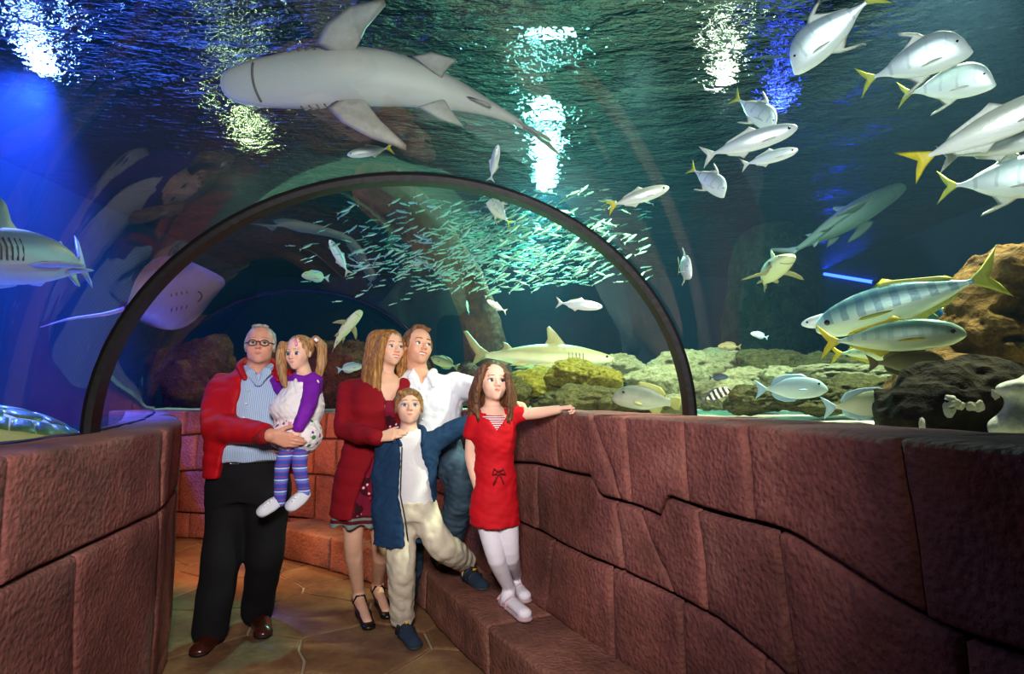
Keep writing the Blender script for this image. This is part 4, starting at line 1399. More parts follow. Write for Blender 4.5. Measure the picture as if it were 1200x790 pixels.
# ---------------------------------------------------------------- woman in the dark red cardigan
def woman():
    Y = 3.66
    J = JP(Y)
    t1, h1_ = ground_foot(433, 741), ground_foot(419, 717)
    t2, h2_ = ground_foot(455, 728), ground_foot(441, 705)
    P = person(tuple((h1_ + h2_) / 2 * np.array((1, 1, 0))), 'woman with long fair hair in a dark red cardigan resting a hand on a shoulder')
    hd = Head(J(458, 408), 0.225, 36, 6, -3)
    S = Sdf(); fine = [head_fine(hd)]
    hd.build(S, J(449, 441, 0.02), 0.050, jaw=0.9, nose=0.92, mouth='smile')
    S.loft([(J(449, 440, 0.01), 0.08, 0.06), (J(447, 450), 0.15, 0.085), (J(445, 466), 0.165, 0.095), (J(440, 500), 0.14, 0.095), (J(430, 560), 0.15, 0.10)], 0.15, 0.04)
    w1 = J(443, 513, -0.355)
    S.chain([J(410, 455), J(404, 503, -0.12), w1], [0.045, 0.036, 0.026])
    hand(S, w1, J(474, 506, -0.37) - w1, (0.05, 1, -0.55), 0.165, 1, (0.12, 0.22, 0.2), 0.16, 0.5, fine=fine)
    w2 = J(470, 540, -0.06)
    S.chain([J(479, 454, 0.02), J(478, 500, 0.0), w2], [0.045, 0.036, 0.026])
    hand(S, w2, (-0.3, -0.2, -1), (-1, 0, 0.2), 0.165, 1)
    a1, a2 = h1_ + np.array((0.01, -0.02, 0.12)), h2_ + np.array((0.01, -0.02, 0.12))
    for hip, kn, cf, an, h, t in ((J(415, 575), J(414, 628, -0.02), J(415, 652, 0.03), a1, h1_, t1), (J(443, 575), J(446, 628, 0.02), J(447, 652, 0.07), a2, h2_, t2)):
        S.chain([hip, kn, cf, an], [0.085, 0.056, 0.054, 0.032], 0.04)
        d = (t - h) / np.linalg.norm(t - h)
        S.cap(an - np.array((0, 0, 0.02)), h + d * 0.03 + np.array((0, 0, 0.085)), 0.034, 0.03, 0.03)
        S.cap(h + d * 0.05 + np.array((0, 0, 0.08)), t - d * 0.06 + np.array((0, 0, 0.028)), 0.033, 0.03, 0.03)
    body_mesh(S, P, M_SKIN_B, fine, hd, (0.86, 0.42, 0.42), CHK)
    hd.eyes(P, '#54718a', simple('brown_brow', '#5b3a22', 0.8), (0.3, 0.25), 1.0, 0.010, lid=0.2)
    hd.teeth(P)
    H = Sdf()
    hd.ell(H, (0, -0.10, 0.15), (0.375, 0.42, 0.385), 0.04)
    hd.ell(H, (0.02, 0.38, -0.18), (0.275, 0.38, 0.47), 0.04, 's')
    hd.ell(H, (0, 0.10, -0.50), (0.28, 0.42, 0.40), 0.02, 's')
    hd.cap(H, (-0.30, 0.10, 0.20), (-0.345, 0.06, -0.15), 0.06, 0.05, 0.04)
    hd.cap(H, (0.30, 0.10, 0.22), (0.345, 0.02, -0.15), 0.05, 0.045, 0.04)
    H.chain([J(443, 400, 0.02), J(437, 425, -0.01), J(434, 447, -0.05), J(437, 466, -0.10)], [0.07, 0.062, 0.052, 0.022], 0.03)
    locks(H, (J(450, 398, -0.07), J(440, 405, -0.02)), (J(443, 467, -0.125), J(431, 462, -0.09)), 7, 0.022, 0.006, (-0.02, -0.01, 0), 6)
    H.chain([J(452, 405, 0.09), J(448, 430, 0.11), J(446, 455, 0.10)], [0.08, 0.07, 0.03], 0.03)
    H.chain([J(473, 412, 0.08), J(471, 432, 0.06), J(471, 452, 0.0)], [0.04, 0.035, 0.015], 0.03)
    me, _ = H.build('hair', 0.005, disp=hair_disp(hd, 70, 0.0028, 0.45))
    link('hair', me, hair_mat('fair_brown_hair', '#4d2c16', '#93622f', '#d2a25c'), P)
    # patterned dress
    t = NT('floral_dress')
    v = t.coord('Object')
    vo = t.node('ShaderNodeTexVoronoi', feature='F1'); vo.inputs['Scale'].default_value = 34; t.l(v, vo.inputs['Vector'])
    n = t.noise(v, 9, 2)
    pat = t.ramp(vo.outputs['Distance'], [(0.0, lin('#e9e3e3')), (0.22, lin('#a3123f')), (0.40, lin('#3a0a18'))], 'CONSTANT')
    sx = t.node('ShaderNodeSeparateXYZ'); t.l(v, sx.inputs[0])
    zb = float(J(418, 612)[2])
    pat2 = t.mix(t.math('GREATER_THAN', n, 0.52), lin('#7a1030'), pat)
    band = t.ramp(t.math('MULTIPLY', t.math('SUBTRACT', sx.outputs[2], zb), 5.0), [(0.0, lin('#7d8f8c')), (0.07, lin('#5b0d1c')), (0.17, lin('#77857f')), (0.24, lin('#4a0a16')), (0.3, (0, 0, 0))], 'CONSTANT')
    t.set(t.mix(t.math('LESS_THAN', sx.outputs[2], zb + 0.06), pat2, band), 0.8, 0.2)
    t.bump(t.noise(v, 40, 3), 0.2, 0.006)
    S = Sdf()
    S.loft([(J(451, 469, -0.01), 0.14, 0.112), (J(446, 482, -0.02), 0.155, 0.125), (J(437, 520), 0.135, 0.115), (J(428, 560), 0.165, 0.125), (J(421, 590), 0.165, 0.13), (J(419, 613), 0.16, 0.145)], 0.1, 0.03)
    me, _ = S.build('dress', 0.0075, disp=lambda X, Y_, Z: 0.012 * np.sin(X * 55 + 2 * np.sin(Z * 6)) * np.clip((1.05 - Z) / 0.4, 0, 1))
    link('dress', me, t.m, P)
    # cardigan
    S = Sdf()
    S.loft([(J(449, 437, 0.03), 0.085, 0.075), (J(447, 445, 0.02), 0.15, 0.105), (J(445, 458), 0.185, 0.125), (J(441, 480, -0.02), 0.18, 0.14), (J(436, 520), 0.16, 0.135), (J(428, 560), 0.185, 0.15), (J(421, 603), 0.175, 0.16)], 0.1, 0.03)
    S.poly([J(440, 428), J(447, 452), J(455, 470), J(457, 500), J(446, 530), J(434, 552), J(425, 580), J(416, 615), J(470, 625), J(480, 540), J(468, 500), J(464, 470), J(471, 450), J(473, 428)], yhi=Y + 0.02, k=0.012)
    S.ell(J(452, 434, 0.0), (0.075, 0.08, 0.06), None, 0.01, 's')
    S.chain([J(410, 457), J(403.5, 503, -0.12), J(441, 513, -0.345)], [0.066, 0.058, 0.040], 0.035)
    S.chain([J(479, 456, 0.02), J(478, 500, 0.0), J(471, 535, -0.05)], [0.064, 0.055, 0.042], 0.035)
    me, _ = S.build('cardigan', 0.0075, disp=lambda X, Y_, Z: waves(21, 0.006, 18, aniso=(1.2, 1.2, 0.5))(X, Y_, Z) + waves(22, 0.004, 28, n=4, sharp=True)(X, Y_, Z))
    link('cardigan', me, cloth('dark_red_knit', '#8a0f1c', 0.85, 0.12, 0.3), P)
    bl, so = simple('black_patent', '#141113', 0.3, 0.5), simple('black_sole', '#0c0b0b', 0.5)
    for h, tt in ((h1_, t1), (h2_, t2)):
        d = (tt - h) / np.linalg.norm(tt - h)
        s = shoe(P, 'shoe', h - d * 0.03, tt + d * 0.01, 0.044, bl, so, heel_h=0.045, low=True)
        sd = np.cross(d, (0, 0, 1))
        m = h + d * 0.055
        strap(s, [m + sd * 0.040 + np.array((0, 0, 0.075)), m + sd * 0.024 + d * 0.022 + np.array((0, 0, 0.118)), m - sd * 0.024 + d * 0.022 + np.array((0, 0, 0.118)), m - sd * 0.040 + np.array((0, 0, 0.075))], 0.006, bl)
    return P
woman()

# ---------------------------------------------------------------- boy in the blue jacket
def boy():
    Y = 3.4
    J = JP(Y)
    t1, h1_ = ground_foot(488, 763), ground_foot(470, 741)
    t2, h2_ = ground_foot(568, 693, 0.254), ground_foot(546, 680, 0.254)
    P = person(tuple(h1_ * np.array((1, 1, 0))), 'boy in an open navy jacket and cream trousers with one foot on the stone step')
    hd = Head(J(479, 477), 0.212, 14, 15, 0, kid=0.6)
    S = Sdf(); fine = [head_fine(hd)]
    hd.build(S, J(479, 507), 0.045, jaw=0.95, nose=0.9)
    S.loft([(J(479, 506), 0.07, 0.05), (J(479, 515), 0.125, 0.07), (J(479, 540), 0.125, 0.085), (J(481, 595), 0.12, 0.085)], 0, 0.04)
    w1 = J(449, 596, -0.02)
    S.chain([J(454, 519), J(449, 560, 0.0), w1], [0.04, 0.032, 0.024])
    hand(S, w1, (0.1, -0.1, -1), (1, 0, 0), 0.13, 1)
    w2 = J(551, 495, 0.05)
    S.chain([J(506, 516), J(529, 506, 0.04), w2], [0.04, 0.032, 0.024])
    hand(S, w2, (1, 0.1, 0.05), (0, -1, -0.2), 0.13, -1)
    a1, a2 = h1_ + np.array((0.01, -0.02, 0.10)), h2_ + np.array((0.0, 0.0, 0.09))
    for hip, kn, an, h, t in ((J(470, 600), J(470, 660, -0.02), a1, h1_, t1), (J(492, 600), J(519, 640, -0.03), a2, h2_, t2)):
        S.chain([hip, kn, an], [0.065, 0.048, 0.03])
        d = (t - h) / np.linalg.norm(t - h)
        S.cap(an, h + d * 0.03 + np.array((0, 0, 0.05)), 0.03, 0.03)
        S.fcap(h + d * 0.03 + np.array((0, 0, 0.04)), t - d * 0.04 + np.array((0, 0, 0.032)), 0.034, 0.036, (0, 0, 1), 0.7, 0.03)
    body_mesh(S, P, M_SKIN_C, fine, hd, (0.86, 0.5, 0.5), CHK)
    hd.eyes(P, '#5d86a8', simple('sandy_brow', '#7d5c3c', 0.8), (0.2, 0.45), 1.0, 0.011)
    H = Sdf()
    hd.ell(H, (0, -0.09, 0.15), (0.385, 0.425, 0.385), 0.04)
    hd.ell(H, (0.03, 0.40, -0.17), (0.30, 0.37, 0.39), 0.05, 's')
    hd.ell(H, (0, 0.02, -0.50), (0.6, 0.6, 0.28), 0.02, 's')
    for q in (-1, 1): hd.cap(H, (q * 0.32, 0.10, 0.16), (q * 0.35, 0.06, -0.14), 0.055, 0.035, 0.04)
    hd.cap(H, (-0.25, 0.26, 0.33), (0.22, 0.30, 0.30), 0.06, 0.05, 0.05)
    me, _ = H.build('hair', 0.005, disp=hair_disp(hd, 64, 0.002, 0.35))
    link('hair', me, hair_mat('sandy_hair', '#4a3018', '#8a6338', '#b88f58', (40, 40, 10)), P)
    S = Sdf()
    S.loft([(J(479, 503), 0.06, 0.06), (J(479, 511), 0.11, 0.08), (J(479, 522), 0.135, 0.09), (J(481, 560), 0.135, 0.10), (J(483, 596), 0.135, 0.10)], 0, 0.03)
    S.ell(J(480, 503, -0.01), (0.055, 0.062, 0.035), None, 0.008, 's')
    me, _ = S.build('tshirt', 0.007, disp=waves(31, 0.0045, 30, aniso=(1.2, 1, 0.7)))
    link('tshirt', me, cloth('white_cotton', '#e9e8ec', 0.85, 0.03), P)
    S = Sdf()
    S.loft([(J(482, 588), 0.132, 0.10), (J(482, 606), 0.138, 0.10)], 0, 0.04)
    S.chain([J(470, 602), J(470, 660, -0.02), a1 + np.array((0, 0.005, -0.005))], [0.082, 0.073, 0.068], 0.04)
    S.chain([J(495, 603), J(519, 640, -0.03), a2 + np.array((-0.01, 0.0, 0.02))], [0.082, 0.073, 0.064], 0.04)
    me, _ = S.build('trousers', 0.007, disp=lambda X, Y_, Z: waves(33, 0.004, 22)(X, Y_, Z) + waves(34, 0.004, 40, aniso=(1, 1, 0.8), sharp=True)(X, Y_, Z))
    tr_ = link('trousers', me, cloth('cream_cotton', '#cfc6b2', 0.85, 0.06), P)
    nv = cloth('navy_fleece', '#1d3a5c', 0.85, 0.12, 0.3)
    S = Sdf()
    S.loft([(J(480, 504, 0.02), 0.075, 0.07), (J(480, 511, 0.01), 0.12, 0.09), (J(480, 522), 0.155, 0.105), (J(478, 560), 0.165, 0.12), (J(475, 600), 0.17, 0.125), (J(472, 636), 0.16, 0.12)], 0, 0.03)
    S.poly([J(468, 495), J(473, 518), J(471, 548), J(470, 580), J(476, 610), J(479, 650), J(540, 650), J(522, 597), J(508, 594), J(503, 550), J(495, 518), J(491, 495)], yhi=Y + 0.02, k=0.010)
    S.poly([J(500, 597), J(500, 660), J(560, 660), J(560, 597)], k=0.01)
    S.ell(J(480, 501, 0.0), (0.068, 0.075, 0.05), None, 0.01, 's')
    S.chain([J(453, 521), J(448, 560, 0.0), J(449, 598, -0.02)], [0.062, 0.056, 0.05], 0.03)
    S.chain([J(506, 518), J(529, 507, 0.04), J(552, 495, 0.05)], [0.062, 0.054, 0.045], 0.03)
    me, _ = S.build('jacket', 0.007, disp=lambda X, Y_, Z: waves(36, 0.005, 28)(X, Y_, Z) + waves(37, 0.0025, 70, sharp=True)(X, Y_, Z))
    jk = link('jacket', me, nv, P)
    S = Sdf()
    S.chain([J(470, 522, -0.09), J(464, 509, -0.04), J(466, 502, 0.05), J(480, 500, 0.08), J(494, 502, 0.05), J(497, 508, -0.04), J(495, 521, -0.09)], [0.010, 0.018, 0.02, 0.02, 0.02, 0.018, 0.010], 0.015)
    me, _ = S.build('collar', 0.006)
    link('collar', me, nv, jk)
    zp = [(471, 524), (470, 550), (469, 580), (475, 610), (478, 634)]
    tube_obj('zip', [J(a, b, -0.115) for a, b in zp], 0.004, simple('zip_tape', '#101c2c', 0.5), jk, 5)
    sk, so = simple('dark_sock', '#1b2c40', 0.9), simple('sandal_sole', '#3a3f42', 0.7)
    sd_ = simple('black_sandal', '#11161c', 0.6)
    for h, t, an in ((h1_, t1, a1), (h2_, t2, a2)):
        d = (t - h) / np.linalg.norm(t - h)
        s = shoe(P, 'sandal', h - d * 0.035, t + d * 0.005, 0.043, sk, so, ankle=0.055)
        x = np.cross(d, (0, 0, 1))
        for f in (0.09, 0.14):
            m = h + d * (f - 0.03)
            strap(s, [m + x * 0.043 + np.array((0, 0, 0.02)), m + x * 0.034 + np.array((0, 0, 0.080 - f * 0.2)), m + np.array((0, 0, 0.108 - f * 0.25)), m - x * 0.036 + np.array((0, 0, 0.080 - f * 0.2)), m - x * 0.046 + np.array((0, 0, 0.02))], 0.012, sd_)
        m = h + d * 0.11
        strap(s, [m + np.array((0, 0, 0.088)) - x * 0.008, m + np.array((0, 0, 0.088)) + x * 0.012], 0.007, bpy.data.materials.get('yellow_mark') or simple('yellow_mark', '#d89a1e', 0.5), 'badge')
    return P
boy()

# ---------------------------------------------------------------- girl in the red dress
def girl():
    Y = 3.05
    J = JP(Y)
    t1, h1_ = ground_foot(618, 730, 0.256), ground_foot(592, 709, 0.256)
    t2, h2_ = ground_foot(617, 708, 0.256), ground_foot(603, 694, 0.256)
    P = person(tuple(h1_ * np.array((1, 1, 0)) + np.array((0, 0, 0.25))), 'girl in a short red dress and white tights standing on the step')
    hd = Head(J(578, 448), 0.203, 18, 13, -2, kid=0.8)
    S = Sdf(); fine = [head_fine(hd)]
    hd.build(S, J(577, 480, 0.01), 0.037, jaw=0.92, nose=0.9, mouth='open')
    S.loft([(J(577, 478, 0.01), 0.055, 0.045), (J(578, 486), 0.10, 0.062), (J(579, 510), 0.098, 0.072), (J(580, 555), 0.09, 0.072), (J(580, 605), 0.10, 0.08)], 0, 0.03)
    w1 = J(561, 577, -0.02)
    S.chain([J(556, 491), J(551, 535, 0.01), w1], [0.033, 0.028, 0.019])
    hand(S, w1, J(567, 600, -0.03) - w1, (0.9, 0.4, 0.1), 0.125, 1, (0.15, 0.25, 0.2), 0.1, 0.4, fine=fine)
    w2 = J(654, 480, -0.09)
    S.chain([J(600, 486), J(631, 484, -0.04), w2], [0.033, 0.029, 0.021])
    hand(S, w2, J(680, 477, -0.11) - w2, (0.1, -0.55, -0.85), 0.125, -1, (0.95, 1.35, 0.9), 0.02, 0.35, fine=fine)
    for hip, kn, an, h, t in ((J(571, 610), J(582, 655, -0.01), h1_ + np.array((0.02, 0, 0.085)), h1_, t1), (J(593, 610), J(598, 652, 0.04), h2_ + np.array((0.01, 0, 0.085)), h2_, t2)):
        S.chain([hip, kn, an], [0.042, 0.036, 0.024], 0.01)
        d = (t - h) / np.linalg.norm(t - h)
        S.cap(an, h + d * 0.03 + np.array((0, 0, 0.04)), 0.026, 0.026)
        S.fcap(h + d * 0.03 + np.array((0, 0, 0.036)), t - d * 0.035 + np.array((0, 0, 0.03)), 0.028, 0.031, (0, 0, 1), 0.7, 0.03)
    zt = float(J(580, 600)[2])
    body_mesh(S, P, M_SKIN_C, fine, hd, (0.84, 0.56, 0.55), CHK)
    hd.eyes(P, '#56433a', simple('dark_brow', '#4a3022', 0.8), (0.3, 0.5), 1.05, 0.010)
    H = Sdf()
    hd.ell(H, (0, -0.10, 0.14), (0.375, 0.41, 0.385), 0.04)
    hd.ell(H, (0.02, 0.40, -0.19), (0.27, 0.38, 0.41), 0.04, 's')
    hd.ell(H, (0, 0.08, -0.50), (0.29, 0.42, 0.36), 0.02, 's')
    hd.cap(H, (-0.28, 0.12, 0.24), (-0.35, 0.04, -0.2), 0.055, 0.045, 0.04)
    hd.cap(H, (0.27, 0.14, 0.25), (0.35, 0.06, -0.2), 0.05, 0.04, 0.04)
    locks(H, (J(562, 442, -0.05), J(562, 440, 0.06)), (J(562, 490, -0.075), J(550, 492, 0.02)), 7, 0.017, 0.005, (-0.012, 0, 0), 3)
    locks(H, (J(567, 430, -0.055), J(561, 436, -0.02)), (J(557, 484, -0.06), J(553, 488, -0.02)), 4, 0.015, 0.005, (-0.014, -0.01, 0), 4)
    locks(H, (J(594, 440, -0.06), J(596, 440, 0.05)), (J(594, 497, -0.085), J(603, 492, 0.0)), 6, 0.015, 0.004, (0.012, -0.004, 0), 5)
    H.chain([J(578, 440, 0.09), J(578, 465, 0.09), J(577, 485, 0.08)], [0.08, 0.08, 0.04], 0.03)
    me, _ = H.build('hair', 0.0045, disp=hair_disp(hd, 70, 0.0022, 0.35))
    link('hair', me, hair_mat('brown_hair', '#2e1a10', '#5c3822', '#8a5c38'), P)
    # striped insert
    S = Sdf()
    S.loft([(J(578, 486, -0.01), 0.07, 0.068), (J(579, 500), 0.09, 0.078), (J(579, 512), 0.09, 0.076)], 0, 0.02)
    S.ell(J(580, 479, -0.05), (0.045, 0.06, 0.032), None, 0.01, 's')
    me, _ = S.build('striped_top', 0.006)
    link('striped_top', me, stripes('red_white_stripes', '#f0e8ea', '#b01828', 95, 2), P)
    rd = cloth('bright_red_jersey', '#c2101e', 0.75, 0.1)
    S = Sdf()
    S.loft([(J(577, 479, 0.02), 0.06, 0.058), (J(578, 485, 0.01), 0.095, 0.075), (J(579, 496), 0.11, 0.085), (J(579, 515), 0.105, 0.088), (J(580, 540), 0.097, 0.085), (J(580, 556), 0.103, 0.088), (J(580, 585), 0.117, 0.098), (J(580, 615), 0.126, 0.11)], 0, 0.03)
    S.poly([J(567, 470), J(575, 492), J(583, 508), J(592, 490), J(594, 470)], yhi=Y, k=0.008)
    S.ell(J(578, 476, -0.01), (0.056, 0.064, 0.035), None, 0.008, 's')
    S.cap(J(558, 490), J(552, 508, 0.0), 0.042, 0.040, 0.025)
    S.cap(J(598, 486), J(611, 486, -0.01), 0.041, 0.038, 0.025)
    S.half(J(551, 509), (-0.2, 0, -1)) if False else None
    me, _ = S.build('dress', 0.0065, disp=lambda X, Y_, Z: waves(41, 0.0035, 34, aniso=(0.7, 0.7, 1.4))(X, Y_, Z) + waves(42, 0.0022, 85, aniso=(0.6, 0.6, 1.5), sharp=True)(X, Y_, Z))
    dr = link('dress', me, rd, P)
    kn_ = J(584, 556, -0.105)
    darkred = simple('dark_red_cord', '#7d0a14', 0.8)
    for pts in ([(584, 553), (579, 549), (577, 556), (583, 555)], [(584, 553), (590, 549), (592, 555), (585, 555)], [(584, 554), (581, 562), (578, 568)], [(584, 554), (588, 560), (590, 566)]):
        strap(dr, [J(a, b, -0.112) for a, b in pts], 0.004, darkred, 'waist_tie')
    wt = cloth('white_tights', '#e6e2ee', 0.7, 0.03, 0.05)
    for hip, kn, an, h, t in ((J(571, 606), J(582, 655, -0.01), h1_ + np.array((0.02, 0, 0.085)), h1_, t1), (J(593, 606), J(598, 652, 0.04), h2_ + np.array((0.01, 0, 0.085)), h2_, t2)):
        S = Sdf()
        S.chain([hip, kn, an], [0.064, 0.046, 0.031], 0.03)
        d = (t - h) / np.linalg.norm(t - h)
        S.cap(an, h + d * 0.03 + np.array((0, 0, 0.044)), 0.031, 0.031)
        S.fcap(h + d * 0.03 + np.array((0, 0, 0.040)), t - d * 0.032 + np.array((0, 0, 0.034)), 0.033, 0.036, (0, 0, 1), 0.75, 0.03)
        me, _ = S.build('tights', 0.006)
        link('tights', me, wt, P)
        so = bpy.data.materials.get('pale_pink_sole') or simple('pale_pink_sole', '#b59aa2', 0.7)
        S = Sdf()
        S.fcap(h - d * 0.01 + np.array((0, 0, 0.012)), t - d * 0.03 + np.array((0, 0, 0.012)), 0.036, 0.041, (0, 0, 1), 0.4, 0.01)
        S.half(h, (0, 0, -1))
        me, _ = S.build('sandal', 0.006)
        s = link('sandal', me, so, P)
        x = np.cross(d, (0, 0, 1))
        pk = bpy.data.materials.get('pink_strap') or simple('pink_strap', '#c9a7b4', 0.6)
        for f in (0.035, 0.09):
            mm = h + d * f
            strap(s, [mm + x * 0.038 + np.array((0, 0, 0.012)), mm + x * 0.033 + np.array((0, 0, 0.055 - f * 0.1)), mm + np.array((0, 0, 0.078 - f * 0.15)), mm - x * 0.033 + np.array((0, 0, 0.055 - f * 0.1)), mm - x * 0.038 + np.array((0, 0, 0.012))], 0.0085, pk)
        strap(s, [h - d * 0.03 + np.array((0, 0, 0.02)) + x * 0.03, h - d * 0.035 + np.array((0, 0, 0.05)), h - d * 0.03 + np.array((0, 0, 0.02)) - x * 0.03], 0.009, pk, 'heel_strap')
    return P
girl()

# ---------------------------------------------------------------- man in the white shirt
def man():
    Y = 3.74
    J = JP(Y)
    f1 = ground_foot(519, 664, 0.254)
    f2 = ground_foot(472, 713)
    P = person(tuple(f2 * np.array((1, 1, 0))), 'man in a white shirt and jeans smiling upwards with a foot on the step')
    hd = Head(J(490, 406), 0.243, 34, 10, -8)
    S = Sdf(); fine = [head_fine(hd)]
    nb = J(490, 440, 0.02)
    hd.build(S, nb, 0.062, jaw=1.05, nose=1.05, mouth='smile')
    S.loft([(J(491, 438, 0.01), 0.09, 0.07), (J(499, 448), 0.19, 0.10), (J(502, 470), 0.18, 0.11), (J(503, 520), 0.16, 0.11)], 0.1, 0.04)
    w2 = J(598, 472, -0.42)
    S.chain([J(535, 447), J(566, 460, -0.12), w2], [0.055, 0.046, 0.032])
    hand(S, w2, J(622, 474, -0.60) - w2, (0, -0.3, -1), 0.18, -1, (0.2, 0.3, 0.3), fine=fine)
    w1 = J(452, 500, 0.13)
    S.chain([J(470, 452), J(466, 485, 0.12), w1], [0.055, 0.046, 0.032])
    hand(S, w1, (-1, -0.1, 0), (0, -1, 0), 0.18, 1)
    k1 = J(543, 567, -0.10)
    S.chain([J(515, 525, 0.02), k1, f1 + np.array((0, 0.05, 0.1))], [0.085, 0.06, 0.04])
    S.chain([J(495, 530, 0.02), J(487, 600, 0.02), f2 + np.array((0, 0.05, 0.1))], [0.085, 0.06, 0.04])
    body_mesh(S, P, M_SKIN_M, fine, hd, (0.86, 0.5, 0.48), CHK, stubble=(0.86, 0.82, 0.80))
    hd.eyes(P, '#4f6a80', simple('man_brow', '#5e3e28', 0.8), (0.35, 0.45), 0.95, 0.014)
    hd.teeth(P)
    H = Sdf()
    hd.ell(H, (0, -0.12, 0.15), (0.36, 0.40, 0.38), 0.04)
    hd.ell(H, (0, 0.32, -0.05), (0.31, 0.36, 0.45), 0.04, 's')
    hd.ell(H, (0, 0.02, -0.46), (0.6, 0.6, 0.30), 0.02, 's')
    for q in (-1, 1): hd.ell(H, (q * 0.325, 0.07, 0.04), (0.04, 0.07, 0.15), 0.04)
    for i in range(9):
        x = -0.2 + 0.05 * i
        hd.cap(H, (x, 0.05, 0.47 - x * x), (x * 1.15 + 0.02, 0.16, 0.545 - x * x * 1.4), 0.05, 0.015, 0.03)
    me, _ = H.build('hair', 0.005, disp=hair_disp(hd, 42, 0.003))
    link('hair', me, hair_mat('mid_brown_hair', '#3a2415', '#6e4a2c', '#96693f', (40, 40, 14)), P)
    wh = cloth('white_shirt_cotton', '#e4e6f0', 0.8, 0.03, 0.1)
    S = Sdf()
    S.loft([(J(491, 434, 0.02), 0.085, 0.08), (J(495, 441, 0.01), 0.15, 0.105), (J(501, 452), 0.215, 0.125), (J(503, 475), 0.205, 0.14), (J(504, 505), 0.19, 0.14), (J(505, 528), 0.185, 0.14)], 0.1, 0.03)
    S.poly([J(484, 428), J(497, 452), J(506, 430)], yhi=Y)
    S.ell(J(491, 434, 0.0), (0.072, 0.08, 0.05), None, 0.01, 's')
    S.chain([J(533, 450), J(562, 459, -0.10), J(580, 465, -0.25)], [0.078, 0.072, 0.062], 0.04)
    S.chain([J(470, 454), J(466, 485, 0.12), J(455, 499, 0.13)], [0.075, 0.065, 0.05], 0.04)
    me, _ = S.build('shirt', 0.0075, disp=lambda X, Y_, Z: waves(51, 0.005, 24)(X, Y_, Z) + waves(52, 0.0025, 60, sharp=True)(X, Y_, Z))
    sh = link('shirt', me, wh, P)
    C = Sdf()
    for a, b, c in ((J(478, 438, -0.03), J(484, 442, -0.09), J(493, 455, -0.13)), (J(508, 436, -0.03), J(506, 440, -0.09), J(508, 452, -0.13))):
        C.fcap(a, b, 0.026, 0.028, (0.2, -1, 0.3), 0.3, 0.01); C.fcap(b, c, 0.028, 0.014, (0.1, -1, 0.25), 0.3, 0.01)
    me, _ = C.build('collar', 0.005)
    link('collar', me, wh, sh)
    for k in range(4):
        p = J(497 + k, 462 + k * 14)
        p[1] = Y - 0.137
        tube_obj('button', [p, p + np.array((0, -0.01, 0))], 0.006, M_TEETH, sh, 8)
    dn = NT('denim')
    v = dn.coord('Object')
    dn.set(dn.ramp(dn.noise(v, 7, 4), [(0.3, lin('#27384a')), (0.7, lin('#4a6274'))]), 0.85, 0.2)
    dn.bump(dn.noise(v, 240, 2), 0.2, 0.002, dn.bump(dn.noise(v, 24, 4), 0.3, 0.012))
    S = Sdf()
    S.loft([(J(505, 518, 0.01), 0.17, 0.13), (J(506, 545, 0.02), 0.18, 0.13)], 0, 0.05)
    S.chain([J(517, 530, 0.0), k1, f1 + np.array((0.0, 0.03, 0.07))], [0.115, 0.098, 0.08], 0.05)
    S.chain([J(494, 535, 0.02), J(487, 600, 0.02), f2 + np.array((0, 0.04, 0.07))], [0.115, 0.09, 0.08], 0.05)
    me, _ = S.build('jeans', 0.008, disp=lambda X, Y_, Z: waves(55, 0.006, 26)(X, Y_, Z) + waves(56, 0.0035, 55, sharp=True)(X, Y_, Z))
    link('jeans', me, dn.m, P)
    ol, so = simple('dark_brown_shoe', '#2c1a12', 0.4), simple('shoe_sole', '#14100e', 0.6)
    shoe(P, 'shoe', f1 + np.array((-0.02, 0.11, 0.004)), f1 + np.array((0.03, -0.13, 0.004)), 0.048, ol, so)
    shoe(P, 'shoe', f2 + np.array((0.0, 0.13, 0)), f2 + np.array((0.02, -0.13, 0)), 0.048, ol, so)
    return P
man()
# ================================================================ reef and sea life
def rock_mat(name, a, b, c, scale=7, bump=0.9):
    t = NT(name)
    v = t.coord('Object')
    n1 = t.noise(v, scale, 6, 0.65, 0.5)
    n2 = t.noise(v, scale * 5, 5, 0.7)
    col = t.ramp(n1, [(0.3, lin(a)), (0.52, lin(b)), (0.72, lin(c))])
    col = t.mix(0.5, col, t.ramp(n2, [(0.35, (0.3, 0.3, 0.28)), (0.65, (1.1, 1.1, 1.1))]), 'MULTIPLY')
    t.set(col, 0.9, 0.15)
    vo = t.node('ShaderNodeTexVoronoi'); vo.inputs['Scale'].default_value = scale * 4; t.l(v, vo.inputs['Vector'])
    t.bump(t.math('ADD', n2, vo.outputs['Distance']), bump, 0.035)
    return t.m
M_REEF = rock_mat('pale_reef_rock', '#6f7550', '#b9bf94', '#dcdfbc')
M_REEFY = rock_mat('yellow_reef_rock', '#6b6a20', '#b5ae45', '#d8d27a')
M_REEFD = rock_mat('green_brown_rock', '#3d4029', '#6f6f42', '#8f9060')
M_BROWN = rock_mat('brown_coral_rock', '#3f2c14', '#7a5a2c', '#a08046', 5)
M_DARK = rock_mat('dark_rock', '#17130d', '#322a1c', '#4a4230', 6)
M_WHITE = rock_mat('white_coral', '#cfc8b4', '#e8e3d2', '#f2efe4', 6, 0.3)
M_REDROCK = rock_mat('red_brown_rock', '#3a1c14', '#6b3a28', '#855038', 3)
_rock_cache = {}
